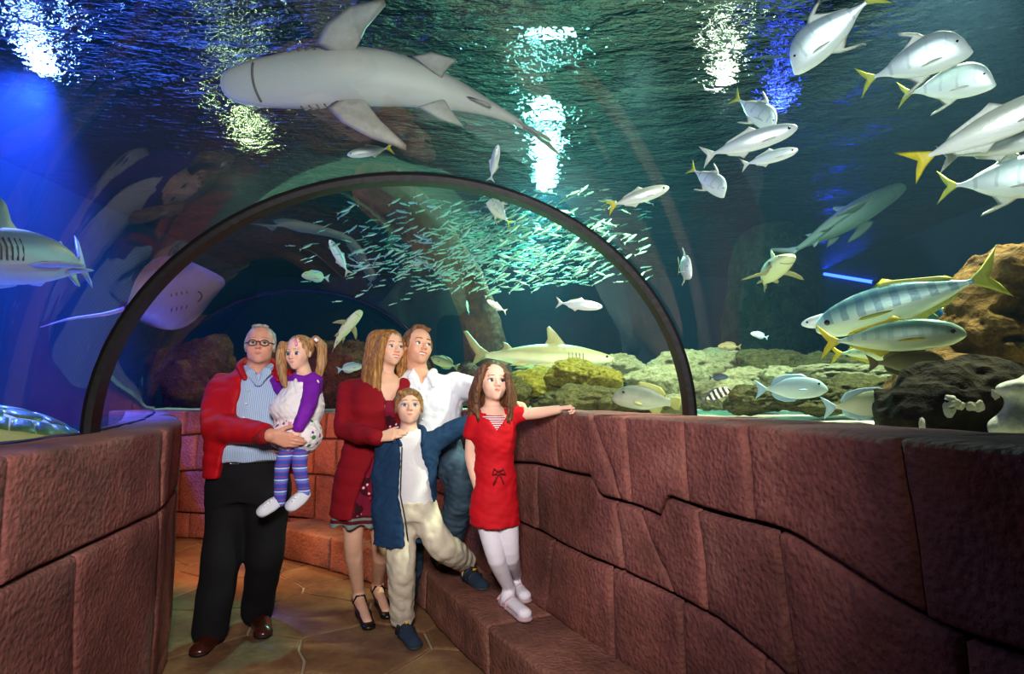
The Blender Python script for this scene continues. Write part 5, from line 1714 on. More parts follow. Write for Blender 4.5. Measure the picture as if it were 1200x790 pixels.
def rock_mesh(seed, mat):
    key = (seed, mat.name)
    if key in _rock_cache: return _rock_cache[key]
    bm = bmesh.new()
    bmesh.ops.create_icosphere(bm, subdivisions=5, radius=1.0)
    for v in bm.verts:
        p = v.co.copy()
        s = Vector((seed * 3.7, seed * 1.3, seed * 5.1))
        d = 0.38 * mnoise.noise(p * 1.1 + s) + 0.24 * abs(mnoise.noise(p * 2.4 + s)) - 0.16 * abs(mnoise.noise(p * 4.6 + s)) + 0.07 * mnoise.noise(p * 10 + s) + 0.035 * mnoise.noise(p * 22 + s)
        v.co = p * (1 + d)
    me = bpy.data.meshes.new('reef_rock')
    bm.to_mesh(me); bm.free()
    me.materials.append(mat)
    _rock_cache[key] = me
    return me
def rock(c, size, seed, mat, label, name='reef_rock', group=None, rz=0.0):
    o = link(name, rock_mesh(seed, mat))
    o.location = c
    o.scale = size
    o.rotation_euler = (0, 0, rz)
    tag(o, label, 'rock', group)
    return o
def rock_px(px, py, Y, wpx, hpx, seed, mat, label, group=None, name='reef_rock', deep=0.8):
    k = Y / F_PX
    c = at(px, py, Y)
    return rock(c, (wpx * k / 2 / 1.12, wpx * k / 2 * deep, hpx * k / 2 / 1.1), seed, mat, label, name, group, seed * 0.7)
for i, (x, y, Y, w, h, m, lab) in enumerate([
    (628, 449, 5.0, 70, 40, M_REEFY, 'bright yellow green rock right behind the head of the girl in red'),
    (668, 438, 4.9, 70, 36, M_REEFY, 'yellow green rock under the middle of the tan shark'),
    (705, 448, 4.6, 60, 38, M_REEFY, 'yellow green rock under the snout of the tan shark'),
    (720, 432, 5.4, 70, 34, M_REEF, 'pale rounded rock at the tip of the tan shark snout'),
    (770, 452, 4.7, 90, 48, M_REEF, 'broad pale pitted rock above the grey grouper'),
    (800, 432, 5.4, 90, 46, M_REEF, 'pale rock behind the lower end of the black arch'),
    (845, 428, 5.8, 90, 40, M_REEF, 'pale rock below the small brown fish'),
    (840, 462, 4.0, 80, 46, M_REEF, 'pale rock behind the black and white barred fish'),
    (900, 428, 5.4, 80, 42, M_REEFD, 'dull green rock under the tiny pale blue fish'),
    (925, 447, 4.5, 90, 36, M_REEF, 'pale rock just behind the blue grey fish'),
    (885, 468, 3.7, 80, 36, M_REEFD, 'low green brown rock below the tail of the blue grey fish'),
    (965, 432, 5.2, 90, 40, M_REEFD, 'green brown rock behind the broad flat pale slab'),
    (985, 440, 4.2, 120, 30, M_REEF, 'broad flat pale slab of rock below the dim greenish fish'),
    (955, 470, 3.4, 90, 36, M_REEFD, 'green brown rock under the head of the blue grey fish'),
    (1010, 462, 3.6, 90, 44, M_REEFD, 'green brown rock behind the cream fish'),
    (1025, 432, 4.8, 90, 50, M_REEFD, 'green brown rock behind the flat brown fish'),
    (740, 470, 3.9, 70, 36, M_REEFD, 'dark green rock right behind the head of the grouper'),
    (690, 470, 4.2, 80, 40, M_REEFD, 'dark green rock above the outstretched hand on the wall'),
    (790, 476, 3.7, 60, 30, M_REEF, 'small pale rock beside the tail of the grouper'),
    (655, 474, 4.7, 70, 30, M_REEFD, 'low dark rock behind the outstretched forearm'),
    (600, 462, 4.9, 60, 46, M_REEFD, 'dark green rock hidden behind the brown haired girl'),
    (870, 448, 4.6, 70, 34, M_REEF, 'pale rock beside the tiny dark blue fish')]):
    rock_px(x, y, Y, w, h, i + 1, m, lab, 'rocks of the reef')
# the tall outcrop, built up of lobes with hollows
def outcrop(name, lobes, holes, mat, label, h=0.016, seed=1, rough=1.0):
    S = Sdf()
    for c, r in lobes: S.ell(A3(c), r, None, 0.08 if rough > 0.5 else 0.03)
    for c, r in holes: S.ell(A3(c), r, None, 0.03, 's')
    w1, w2, w3 = waves(seed, 0.020, 13, sharp=True), waves(seed + 1, 0.015, 36), waves(seed + 2, 0.009, 85)
    me, V = S.build(name, h, disp=lambda X, Y, Z: np.clip(rough * (w1(X, Y, Z) + w2(X, Y, Z) + w3(X, Y, Z)), -0.03, 0.03))
    o = link(name, me, mat)
    tag(o, label, 'rock')
    return o
P_ = lambda px, py, Y: at(px, py, Y)
outcrop('coral_outcrop', [(P_(1195, 345, 2.75), (0.26, 0.26, 0.22)), (P_(1165, 385, 2.75), (0.24, 0.24, 0.20)), (P_(1215, 420, 2.8), (0.40, 0.34, 0.42)), (P_(1130, 430, 2.75), (0.20, 0.22, 0.18)), (P_(1100, 465, 2.7), (0.20, 0.2, 0.16)), (P_(1290, 330, 2.9), (0.35, 0.3, 0.35)), (P_(1160, 470, 2.75), (0.35, 0.25, 0.2))],
        [(P_(1185, 362, 2.5), (0.09, 0.10, 0.05)), (P_(1130, 405, 2.55), (0.10, 0.10, 0.05)), (P_(1160, 425, 2.5), (0.14, 0.12, 0.05)), (P_(1090, 445, 2.5), (0.10, 0.12, 0.04)), (P_(1200, 395, 2.5), (0.10, 0.1, 0.04))], M_BROWN, 'tall brown coral rock rising beside the striped fish')
boulder = outcrop('reef_boulder', [(P_(1085, 482, 2.25), (0.17, 0.15, 0.13)), (P_(1130, 470, 2.2), (0.17, 0.15, 0.14)), (P_(1165, 480, 2.2), (0.15, 0.15, 0.14)), (P_(1065, 500, 2.2), (0.10, 0.1, 0.06))], [], M_DARK, 'dark knobbly boulder with white specks in front of the brown coral rock', 0.013, 11)
_bv = np.array([v.co for v in boulder.data.vertices])
for k, (x, y) in enumerate([(1121, 466), (1127, 469), (1117, 471), (1130, 474), (1123, 477), (1113, 478), (1146, 477), (1153, 479), (1085, 498), (1170, 462)]):
    d_ = A3(ray(x, y).normalized()); q_ = _bv - A3(CAM); t_ = q_ @ d_
    off_ = np.linalg.norm(q_ - t_[:, None] * d_, axis=1)
    c_ = np.nonzero(off_ < 0.02)[0]
    if len(c_) == 0: continue
    p_ = _bv[c_[np.argmin(t_[c_])]]
    o = link('coral_crust', rock_mesh(90 + k % 3, M_WHITE), None, boulder)
    o.location = p_; o.scale = (0.016 + 0.004 * (k % 3), 0.016, 0.010); o.rotation_euler = (0.3 * k, 0.2 * k, k)
outcrop('white_coral', [(P_(1194, 456, 1.95), (0.062, 0.05, 0.026)), (P_(1199, 470, 1.95), (0.042, 0.04, 0.045)), (P_(1196, 485, 1.95), (0.052, 0.05, 0.035)), (P_(1196, 502, 1.95), (0.085, 0.07, 0.045)), (P_(1222, 480, 1.97), (0.05, 0.05, 0.10)), (P_(1215, 447, 1.96), (0.045, 0.04, 0.03))], [], M_WHITE, 'smooth white coral standing on the sand against the acrylic', 0.007, 17, 0.2)
# dim rocks beyond the far arch and the leaning trunk-like pillar
for i, (x, y, Y, w, h) in enumerate([(235, 440, 7.2, 110, 90), (325, 450, 7.7, 100, 80), (408, 440, 7.3, 100, 90), (482, 455, 8.0, 95, 70), (548, 455, 7.2, 70, 60)]):
    rock_px(x, y, Y, w, h, 30 + i, M_REDROCK, ['dim red brown rock behind the shoulder of the older man', 'dim red brown rock behind the child with pigtails', 'dim red brown rock behind the small green fish', 'dim red brown rock behind the fair haired woman', 'dim red brown rock behind the white shirt sleeve'][i], 'red brown rocks beyond the far arch', 'rock_boulder')
def pillar(name, pts, rs, mat, label):
    S = Sdf(); S.chain([A3(p) for p in pts], rs, 0.08)
    w1, w2 = waves(61, 0.02, 9), waves(62, 0.012, 26)
    me, _ = S.build(name, 0.03, disp=lambda X, Y, Z: np.clip(w1(X, Y, Z) + w2(X, Y, Z), -0.03, 0.03))
    return tag(link(name, me, mat), label, 'rock')
pillar('rock_column', [at(448, 222, 6.2), at(478, 250, 6.3), at(525, 300, 6.6), at(560, 360, 7.2), at(575, 440, 7.6)], [0.30, 0.27, 0.23, 0.22, 0.3], M_REDROCK, 'leaning red brown rock column behind the tunnel top')
pillar('rock_column', [at(905, 305, 9.0), at(905, 330, 9.0), at(900, 440, 9.0)], [0.6, 0.65, 0.75], M_DARK, 'straight dark rock column far behind the small shark')

# ---------------------------------------------------------------- fish
def fish_mat(name, back, side, belly, metal=0.15, rough=0.38, bars=None, barcol='#20303a', spots=None, edges=(0.30, 0.55, 0.8)):
    t = NT(name)
    g = t.node('ShaderNodeTexCoord')
    sx = t.node('ShaderNodeSeparateXYZ'); t.l(g.outputs['Generated'], sx.inputs[0])
    v = t.coord('Object')
    n = t.noise(v, 9, 4)
    zz = t.math('ADD', sx.outputs[2], t.math('MULTIPLY', t.math('SUBTRACT', n, 0.5), 0.22))
    col = t.ramp(zz, [(edges[0], lin(belly)), (edges[1], lin(side)), (edges[2], lin(back))])
    if bars:
        f = t.math('ADD', t.math('MULTIPLY', sx.outputs[0], bars[0]), t.math('MULTIPLY', n, 0.4))
        m = t.ramp(t.math('FRACT', f), [(0.0, (1, 1, 1)), (bars[1], (0, 0, 0))], 'CONSTANT')
        m = t.math('MULTIPLY', m, t.math('GREATER_THAN', sx.outputs[2], bars[2]))
        col = t.mix(t.math('MULTIPLY', m, bars[3]), col, lin(barcol))
    t.set(col, rough, 0.5, metal)
    sc = t.noise(t.coord('Object', (1, 1, 1.6)), 75, 2)
    t.bump(sc, 0.12, 0.01)
    return t.m
def fin_mat(name, c):
    t = NT(name)
    v = t.coord('Object', (30, 30, 8))
    n = t.noise(v, 2, 3)
    cc = lin(c)
    t.set(t.ramp(n, [(0.3, tuple(x * 0.8 for x in cc[:3])), (0.7, cc)]), 0.5, 0.4)
    return t.m
def loft_body(st, n=14, pw=2.2):
    """st: (x, top, bottom, half width) from nose to tail"""
    V, Fc = [], []
    for (x, zt, zb, w) in st:
        cz, hz = (zt + zb) / 2, max((zt - zb) / 2, 1e-4)
        for k in range(n):
            a = 2 * math.pi * k / n
            c, s = math.cos(a), math.sin(a)
            V.append((x, w * math.copysign(abs(c) ** (2 / pw), c), cz + hz * math.copysign(abs(s) ** (2 / pw), s)))
    for i in range(len(st) - 1):
        for k in range(n):
            a, b = i * n + k, i * n + (k + 1) % n
            Fc.append((a, a + n, b + n, b))
    Fc.append(tuple(range(n))); Fc.append(tuple(range((len(st) - 1) * n, len(st) * n))[::-1])
    return V, Fc
def smooth_stations(st, m=26):
    xs = np.array([q[0] for q in st]); o = np.argsort(xs)
    t = np.linspace(0, 1, m)
    X = xs[0] + (xs[-1] - xs[0]) * (0.5 - 0.5 * np.cos(math.pi * t)) if True else None
    out = []
    P = [np.array(q) for q in st]
    # Catmull-Rom over the given stations
    seg = len(st) - 1
    for k in range(m):
        f = k / (m - 1) * seg
        i = min(int(f), seg - 1); u = f - i
        p0, p1, p2, p3 = P[max(i - 1, 0)], P[i], P[i + 1], P[min(i + 2, seg)]
        out.append(0.5 * ((2 * p1) + (p2 - p0) * u + (2 * p0 - 5 * p1 + 4 * p2 - p3) * u * u + (3 * p1 - p0 - 3 * p2 + p3) * u ** 3))
    return [tuple(q) for q in out]
def fin_solid(outline, th, frame=None):
    """thin lens-shaped plate: outline in (x, z), thickness along y; frame maps to space"""
    o = [Vector((p[0], 0, p[1])) for p in outline]
    c = sum(o, Vector()) / len(o)
    V = list(o)
    n = len(o)
    for s in (1, -1):
        for p in o: V.append(c + (p - c) * 0.78 + Vector((0, s * th, 0)))
    Fc = []
    for i in range(n):
        j = (i + 1) % n
        Fc.append((i, j, n + j, n + i)); Fc.append((j, i, 2 * n + i, 2 * n + j))
    Fc.append(tuple(range(n, 2 * n))); Fc.append(tuple(range(2 * n, 3 * n))[::-1])
    if frame is not None: V = [frame @ v for v in V]
    return V, Fc
def pect_frame(root, side, sweep, droop, twist=0.0):
    """fin plate growing sideways: x stays along the body, z of the outline points outwards"""
    d = Vector((-math.sin(sweep), side * math.cos(sweep) * math.cos(droop), -math.sin(droop) * math.cos(sweep)))
    x = Vector((1, 0, 0)); x = (x - d * x.dot(d)).normalized()
    y = d.cross(x)
    m = Matrix((x, y, d)).transposed().to_4x4()
    return Matrix.Translation(root) @ m
def bend(V, c, x0=0.1, span=0.6):
    out = []
    for v in V:
        v = Vector(v)
        if v.x < x0: v = v + Vector((0, c * ((x0 - v.x) / span) ** 2, 0))
        out.append(v)
    return out
class Species: pass
def species(name, st, mat, finm, fins, eye=None, pect=None, curve=0.0, extra=None, tailm=None, n=14):
    s = Species(); s.parts = []; s.name = name
    V, Fc = loft_body(smooth_stations(st), n)
    def add(nm, V, Fc, m, sub=None):
        me = mesh(nm, bend(V, curve, 0.2 if abs(curve) > 0.2 else 0.1, 0.72 if abs(curve) > 0.2 else 0.6), Fc); me.materials.append(m)
        me.polygons.foreach_set('use_smooth', [True] * len(me.polygons))
        s.parts.append((nm, me, sub))
    add('body', V, Fc, mat)
    for nm, outline, th in fins:
        add(nm, *fin_solid(outline, th), (tailm or finm) if nm == 'tail_fin' else finm)
    if pect:
        out, root, sweep, droop, nm = pect
        for sd in (1, -1):
            add(nm, *fin_solid(out, 0.006, pect_frame(Vector((root[0], root[1] * sd, root[2])), sd, sweep, droop)), finm)
    if eye:
        ex, ey, ez, er = eye
        for sd in (1, -1):
            bm = bmesh.new(); bmesh.ops.create_uvsphere(bm, u_segments=10, v_segments=8, radius=er)
            V = [v.co + Vector((ex, ey * sd, ez)) for v in bm.verts]; Fc = [tuple(v.index for v in f.verts) for f in bm.faces]; bm.free()
            add('eye', V, Fc, M_FEYE)
    for nm, V, Fc, m in (extra or []): add(nm, V, Fc, m)
    return s
M_FEYE = simple('fish_eye', '#0d0f12', 0.1, 0.7)
def view_basis(c):
    f = (Vector(c) - CAM).normalized()
    r = f.cross(Vector((0, 0, 1))).normalized()
    return r, r.cross(f), f
def put(sp, name, px, py, Y, len_px, ang, yaw=0, zref=(0, 1, 0), label='', cat='fish', group=None, length=None):
    c = at(px, py, Y)
    R, Uv, Fv = view_basis(c)
    a, w = math.radians(ang), math.radians(yaw)
    x = (R * math.cos(a) + Uv * math.sin(a)) * math.cos(w) - Fv * math.sin(w)
    z = R * zref[0] + Uv * zref[1] + Fv * zref[2]
    z = (z - x * z.dot(x)).normalized()
    y = z.cross(x)
    L = length if length else len_px * (c - CAM).dot(FWD) / F_PX
    M = Matrix((x, y, z)).transposed().to_4x4()
    root = empty(name, c)
    root.matrix_world = Matrix.Translation(c) @ M @ Matrix.Scale(L, 4)
    tag(root, label, cat, group)
    for nm, me, sub in sp.parts:
        o = bpy.data.objects.new(nm, me); COL.objects.link(o); o.parent = root
    return root

SILVER = fish_mat('silver_fish', '#b9c4c8', '#e6eef0', '#f7fafa', 0.25, 0.3)
SILVERB = fish_mat('silver_barred_fish', '#9fb0b6', '#d8e4e6', '#eef6f4', 0.25, 0.32, (5, 0.16, 0.35, 0.45), '#8fa0a8')
PALE_FIN = fin_mat('pale_fin', '#d8dcd0'); YEL_FIN = fin_mat('yellow_fin', '#d9c62e'); YELG_FIN = fin_mat('yellow_green_fin', '#b9bf4a')
lookdown = species('lookdown', [(0.5, -0.115, -0.13, 0.004), (0.478, -0.05, -0.15, 0.016), (0.445, 0.04, -0.168, 0.028), (0.38, 0.135, -0.185, 0.042), (0.26, 0.20, -0.20, 0.05), (0.10, 0.195, -0.19, 0.052), (-0.08, 0.13, -0.135, 0.04), (-0.22, 0.05, -0.055, 0.02), (-0.30, 0.02, -0.022, 0.010), (-0.34, 0.02, -0.02, 0.006)], SILVERB, PALE_FIN,
    [('tail_fin', [(-0.33, 0.02), (-0.40, 0.07), (-0.5, 0.17), (-0.45, 0.06), (-0.41, 0.0), (-0.45, -0.06), (-0.5, -0.17), (-0.40, -0.07), (-0.33, -0.02)], 0.004),
     ('dorsal_fin', [(0.16, 0.195), (0.11, 0.25), (0.02, 0.30), (-0.06, 0.33), (0.04, 0.245), (-0.04, 0.15), (-0.2, 0.065), (-0.2, 0.04), (0.0, 0.14)], 0.004),
     ('anal_fin', [(0.14, -0.185), (0.07, -0.235), (-0.04, -0.29), (-0.15, -0.33), (0.0, -0.24), (-0.06, -0.14), (-0.2, -0.065), (-0.2, -0.04), (0.0, -0.14)], 0.004)],
    (0.395, 0.032, 0.03, 0.014), ([(0.03, 0), (0.0, 0.09), (-0.06, 0.17), (-0.05, 0.08), (-0.03, 0)], (0.24, 0.045, -0.06), 0.9, 0.3, 'pectoral_fin'), 0.03, tailm=YELG_FIN)
torpedo = species('torpedo', [(0.5, 0.0, -0.015, 0.004), (0.47, 0.035, -0.045, 0.02), (0.38, 0.075, -0.085, 0.04), (0.2, 0.105, -0.11, 0.055), (0.0, 0.10, -0.105, 0.052), (-0.2, 0.055, -0.06, 0.03), (-0.32, 0.02, -0.02, 0.012), (-0.36, 0.018, -0.018, 0.007)], SILVER, PALE_FIN,
    [('tail_fin', [(-0.35, 0.02), (-0.42, 0.07), (-0.5, 0.13), (-0.46, 0.05), (-0.43, 0), (-0.46, -0.05), (-0.5, -0.13), (-0.42, -0.07), (-0.35, -0.02)], 0.004),
     ('dorsal_fin', [(0.12, 0.10), (0.05, 0.155), (0.0, 0.13), (-0.2, 0.075), (-0.24, 0.045), (-0.05, 0.085)], 0.004),
     ('anal_fin', [(0.0, -0.10), (-0.07, -0.15), (-0.1, -0.12), (-0.22, -0.075), (-0.24, -0.045), (-0.1, -0.08)], 0.004)],
    (0.42, 0.034, 0.012, 0.016), ([(0.025, 0), (0.0, 0.07), (-0.05, 0.13), (-0.045, 0.06), (-0.025, 0)], (0.27, 0.05, -0.03), 1.0, 0.3, 'pectoral_fin'), 0.05)
torpedo_y = species('torpedo_yellow', [(0.5, 0.0, -0.015, 0.004), (0.47, 0.035, -0.045, 0.02), (0.38, 0.075, -0.085, 0.04), (0.2, 0.105, -0.11, 0.055), (0.0, 0.10, -0.105, 0.052), (-0.2, 0.055, -0.06, 0.03), (-0.32, 0.02, -0.02, 0.012), (-0.36, 0.018, -0.018, 0.007)], fish_mat('yellow_striped_silver', '#b9c0b0', '#e9ecdf', '#f6f8f4', 0.2, 0.32, None), PALE_FIN,
    [('tail_fin', [(-0.33, 0.02), (-0.40, 0.06), (-0.54, 0.13), (-0.47, 0.05), (-0.43, 0), (-0.46, -0.05), (-0.5, -0.15), (-0.40, -0.06), (-0.33, -0.02)], 0.006),
     ('dorsal_fin', [(0.12, 0.10), (0.05, 0.155), (0.0, 0.13), (-0.2, 0.075), (-0.24, 0.045), (-0.05, 0.085)], 0.004),
     ('anal_fin', [(0.0, -0.10), (-0.07, -0.15), (-0.1, -0.12), (-0.22, -0.075), (-0.24, -0.045), (-0.1, -0.08)], 0.004)],
    (0.42, 0.034, 0.012, 0.016), ([(0.025, 0), (0.0, 0.07), (-0.05, 0.13), (-0.045, 0.06), (-0.025, 0)], (0.27, 0.05, -0.03), 1.0, 0.3, 'pectoral_fin'), 0.03, tailm=YEL_FIN)
TREV = fish_mat('blue_barred_jack', '#5f8f98', '#a9cfc6', '#dcebd2', 0.2, 0.35, (9, 0.45, 0.42, 0.55), '#3d6f86')
TREVY = fish_mat('yellow_edged_jack', '#6d9a86', '#bfdcc0', '#e6efc9', 0.2, 0.35, (9, 0.4, 0.45, 0.3), '#5d8f90')
def jack(m, fm, tm): return species('jack', [(0.5, -0.02, -0.04, 0.004), (0.47, 0.03, -0.07, 0.022), (0.38, 0.085, -0.11, 0.045), (0.2, 0.125, -0.125, 0.058), (0.0, 0.115, -0.115, 0.054), (-0.2, 0.06, -0.062, 0.03), (-0.31, 0.02, -0.02, 0.012), (-0.35, 0.018, -0.018, 0.008)], m, fm,
    [('tail_fin', [(-0.34, 0.018), (-0.40, 0.06), (-0.5, 0.16), (-0.455, 0.05), (-0.42, 0), (-0.455, -0.05), (-0.49, -0.14), (-0.40, -0.06), (-0.34, -0.018)], 0.005),
     ('dorsal_fin', [(0.14, 0.12), (0.06, 0.165), (0.02, 0.14), (-0.24, 0.075), (-0.28, 0.04), (-0.05, 0.09)], 0.004),
     ('anal_fin', [(0.02, -0.11), (-0.06, -0.155), (-0.1, -0.125), (-0.24, -0.07), (-0.28, -0.04), (-0.1, -0.08)], 0.004)],
    (0.42, 0.036, 0.0, 0.018), ([(0.025, 0), (0.01, 0.07), (-0.06, 0.17), (-0.05, 0.07), (-0.025, 0)], (0.24, 0.056, -0.03), 1.1, 0.25, 'pectoral_fin'), 0.04, tailm=tm)
jack_b, jack_y = jack(TREV, YELG_FIN, YELG_FIN), jack(TREVY, YEL_FIN, YEL_FIN)
GROUP_M = fish_mat('grey_grouper', '#3f463c', '#6f7466', '#9aa090', 0.0, 0.6)
grouper = species('grouper', [(0.5, -0.02, -0.08, 0.01), (0.46, 0.05, -0.12, 0.05), (0.36, 0.14, -0.15, 0.085), (0.18, 0.19, -0.17, 0.10), (-0.02, 0.18, -0.16, 0.09), (-0.2, 0.11, -0.10, 0.05), (-0.3, 0.06, -0.06, 0.025), (-0.36, 0.055, -0.055, 0.015)], GROUP_M, fin_mat('olive_fin', '#8f8f4a'),
    [('tail_fin', [(-0.35, 0.055), (-0.43, 0.10), (-0.5, 0.09), (-0.5, 0), (-0.5, -0.09), (-0.43, -0.10), (-0.35, -0.055)], 0.006),
     ('dorsal_fin', [(0.2, 0.18), (0.12, 0.25), (-0.05, 0.245), (-0.2, 0.21), (-0.28, 0.13), (-0.28, 0.06), (0.0, 0.15)], 0.005),
     ('anal_fin', [(-0.05, -0.14), (-0.12, -0.21), (-0.22, -0.19), (-0.27, -0.07), (-0.15, -0.10)], 0.005)],
    (0.36, 0.075, 0.06, 0.022), ([(0.04, 0), (0.05, 0.08), (0.0, 0.14), (-0.05, 0.09), (-0.04, 0)], (0.18, 0.098, -0.06), 0.8, 0.4, 'pectoral_fin'), 0.06)
def tang(m, fm, tm=None): return species('tang', [(0.5, -0.02, -0.06, 0.006), (0.46, 0.04, -0.09, 0.025), (0.36, 0.12, -0.14, 0.045), (0.18, 0.165, -0.165, 0.055), (-0.02, 0.155, -0.155, 0.05), (-0.2, 0.08, -0.08, 0.028), (-0.3, 0.028, -0.028, 0.012), (-0.34, 0.025, -0.025, 0.008)], m, fm,
    [('tail_fin', [(-0.33, 0.025), (-0.41, 0.09), (-0.5, 0.15), (-0.46, 0.05), (-0.45, 0), (-0.46, -0.05), (-0.5, -0.15), (-0.41, -0.09), (-0.33, -0.025)], 0.005),
     ('dorsal_fin', [(0.26, 0.15), (0.18, 0.205), (-0.05, 0.21), (-0.2, 0.17), (-0.27, 0.09), (-0.27, 0.04), (0.0, 0.14)], 0.004),
     ('anal_fin', [(0.1, -0.15), (0.05, -0.20), (-0.1, -0.20), (-0.22, -0.15), (-0.27, -0.08), (-0.27, -0.04), (-0.05, -0.14)], 0.004)],
    (0.39, 0.042, 0.05, 0.018), ([(0.03, 0), (0.02, 0.07), (-0.04, 0.12), (-0.045, 0.06), (-0.03, 0)], (0.22, 0.054, -0.02), 0.9, 0.3, 'pectoral_fin'), 0.03, tailm=tm)
tang_g = tang(fish_mat('blue_grey_tang', '#7fa0aa', '#a9c6c8', '#c8dcd8', 0.05, 0.5), fin_mat('blue_fin', '#8fb4c8'))
tang_p = tang(fish_mat('pale_cream_tang', '#c4d4a8', '#e4e8c4', '#eceed6', 0.0, 0.5), fin_mat('pale_blue_fin', '#b9dcec'))
tang_br = tang(fish_mat('brown_tang', '#5a5236', '#7f7650', '#8d865c', 0.0, 0.6), fin_mat('brown_fin', '#6d6542'))
tang_by = tang(fish_mat('deep_blue_tang', '#1c5a96', '#2f7fb0', '#4f9fb0', 0.0, 0.5), YEL_FIN, YEL_FIN)
SERG = fish_mat('zebra_barred_fish', '#d8d8c8', '#e6e8e0', '#eef0ea', 0.0, 0.5, (5.2, 0.5, 0.0, 1.0), '#0d1014')
sergeant = tang(SERG, fin_mat('dark_grey_fin', '#4a5054'))
damsel = tang(fish_mat('dark_blue_damsel', '#0d2434', '#163c52', '#1d4a60', 0.0, 0.5), fin_mat('dark_blue_fin', '#123044'))

def F(sp, name, px, py, Y, L, ang, yaw, label, zref=(0, 1, 0), group=None): return put(sp, name, px, py, Y, L, ang, yaw, zref, label, 'fish', group)
F(lookdown, 'lookdown_fish', 976, 34, 2.5, 115, 208, 0, 'pale deep-bodied fish diving steeply alone above the others')
F(lookdown, 'lookdown_fish', 1068, 73, 2.5, 112, 8, 0, 'pale deep-bodied fish just above the barred silver one')
F(lookdown, 'lookdown_fish', 1106, 100, 2.6, 96, -2, 10, 'barred silver deep-bodied fish just below another pale one')
F(torpedo_y, 'yellowtail_fish', 1160, 150, 2.1, 175, 16, 0, 'large silver fish with a bright yellow forked tail')
F(torpedo, 'silver_fish', 1180, 167, 2.4, 135, 3, 0, 'silver fish right behind the yellow tailed one')
F(lookdown, 'lookdown_fish', 1172, 211, 2.6, 122, -4, 0, 'grey silver fish below the yellow tailed one')
F(lookdown, 'lookdown_fish', 884, 129, 3.2, 66, -40, 15, 'small deep silver fish above the two long white ones')
F(torpedo, 'silver_fish', 876, 167, 2.7, 108, 10, 0, 'long bright white fish swimming in a close pair, the upper one')
F(torpedo, 'silver_fish', 900, 185, 2.8, 66, 8, 15, 'shorter bright white fish tucked under the long white one')
F(lookdown, 'lookdown_fish', 829, 210, 3.2, 58, -38, 20, 'small silver fish with yellow tail tipped nose down')
F(torpedo_y, 'silver_fish', 747, 231, 3.4, 74, 14, 0, 'white fish with pale yellow tail under the bright surface')
F(torpedo, 'silver_fish', 579, 192, 4.0, 44, 78, 10, 'slim pale fish pointing straight up above the arch', (-1, 0, 0))
F(lookdown, 'lookdown_fish', 586, 249, 4.4, 46, 130, 30, 'small yellowish fish turning just under the arch')
F(torpedo_y, 'dim_fish', 434, 177, 3.8, 54, 194, 0, 'dim fish with yellow tail swimming below the big shark')
F(torpedo, 'silver_fish', 678, 357, 3.9, 56, -6, 10, 'plump white fish above the grey shark')
F(torpedo, 'silver_fish', 582, 359, 4.6, 34, 148, 40, 'small white fish turned away behind the shoulder of the white shirt')
F(lookdown, 'lookdown_fish', 801, 313, 2.9, 70, -12, 76, 'small silver fish seen head on beside the arch')
F(jack_b, 'barred_jack', 1058, 353, 2.6, 195, 194, 0, 'large blue barred jack beside the tall brown coral rock')
F(jack_y, 'yellowtail_jack', 1040, 395, 2.55, 148, 3, 0, 'silver green jack with yellow tail under the large barred one')
F(torpedo, 'grey_fish', 985, 373, 2.9, 84, 186, 0, 'grey fish half hidden behind the head of the barred jack')
F(jack_y, 'yellowtail_jack', 1022, 412, 3.1, 90, 2, 0, 'dim greenish fish in the shade under the yellow tailed jack')
F(tang_by, 'blue_tang', 1104, 376, 2.75, 60, 130, 20, 'blue fish with yellow fins beside the coral rock')
F(tang_br, 'brown_tang', 1060, 424, 2.55, 78, 2, 0, 'flat brown fish in front of the dark boulder')
F(tang_g, 'grey_tang', 926, 455, 2.9, 78, 2, 0, 'blue grey fish over the green brown rocks')
F(tang_p, 'pale_tang', 1014, 474, 2.45, 92, 6, 0, 'cream fish with pale blue fins close to the sand')
F(sergeant, 'zebra_fish', 838, 463, 3.1, 36, 25, 0, 'small fish with black and white bars by the arch foot')
F(damsel, 'dark_damsel', 842, 442, 3.4, 22, 4, 0, 'tiny dark blue fish above the black and white one')
F(grouper, 'grouper', 757, 468, 3.3, 78, 172, 12, 'grey grouper resting behind the wall between rocks')
F(tang_g, 'blue_chromis', 890, 393, 4.2, 20, 160, 0, 'tiny pale blue fish above the reef')
F(tang_br, 'brown_fish', 855, 406, 4.6, 26, 175, 0, 'small brown fish in the dark water above the reef')
F(tang_g, 'green_fish', 410, 431, 6.6, 30, 12, 0, 'small green fish behind the woman with fair hair')
F(tang_p, 'yellow_fish', 370, 324, 6.6, 34, 175, 25, 'small yellowish fish above the far arch')
F(torpedo, 'grey_fish', 398, 302, 6.8, 46, 120, 0, 'dim grey fish hanging steeply over the far arch')
F(tang_p, 'yellow_fish', 548, 360, 6.5, 20, 100, 40, 'tiny yellow fish near the shoal')
F(tang_br, 'brown_fish', 521, 425, 6.5, 36, 160, 0, 'brown fish just above the white shirted shoulder')

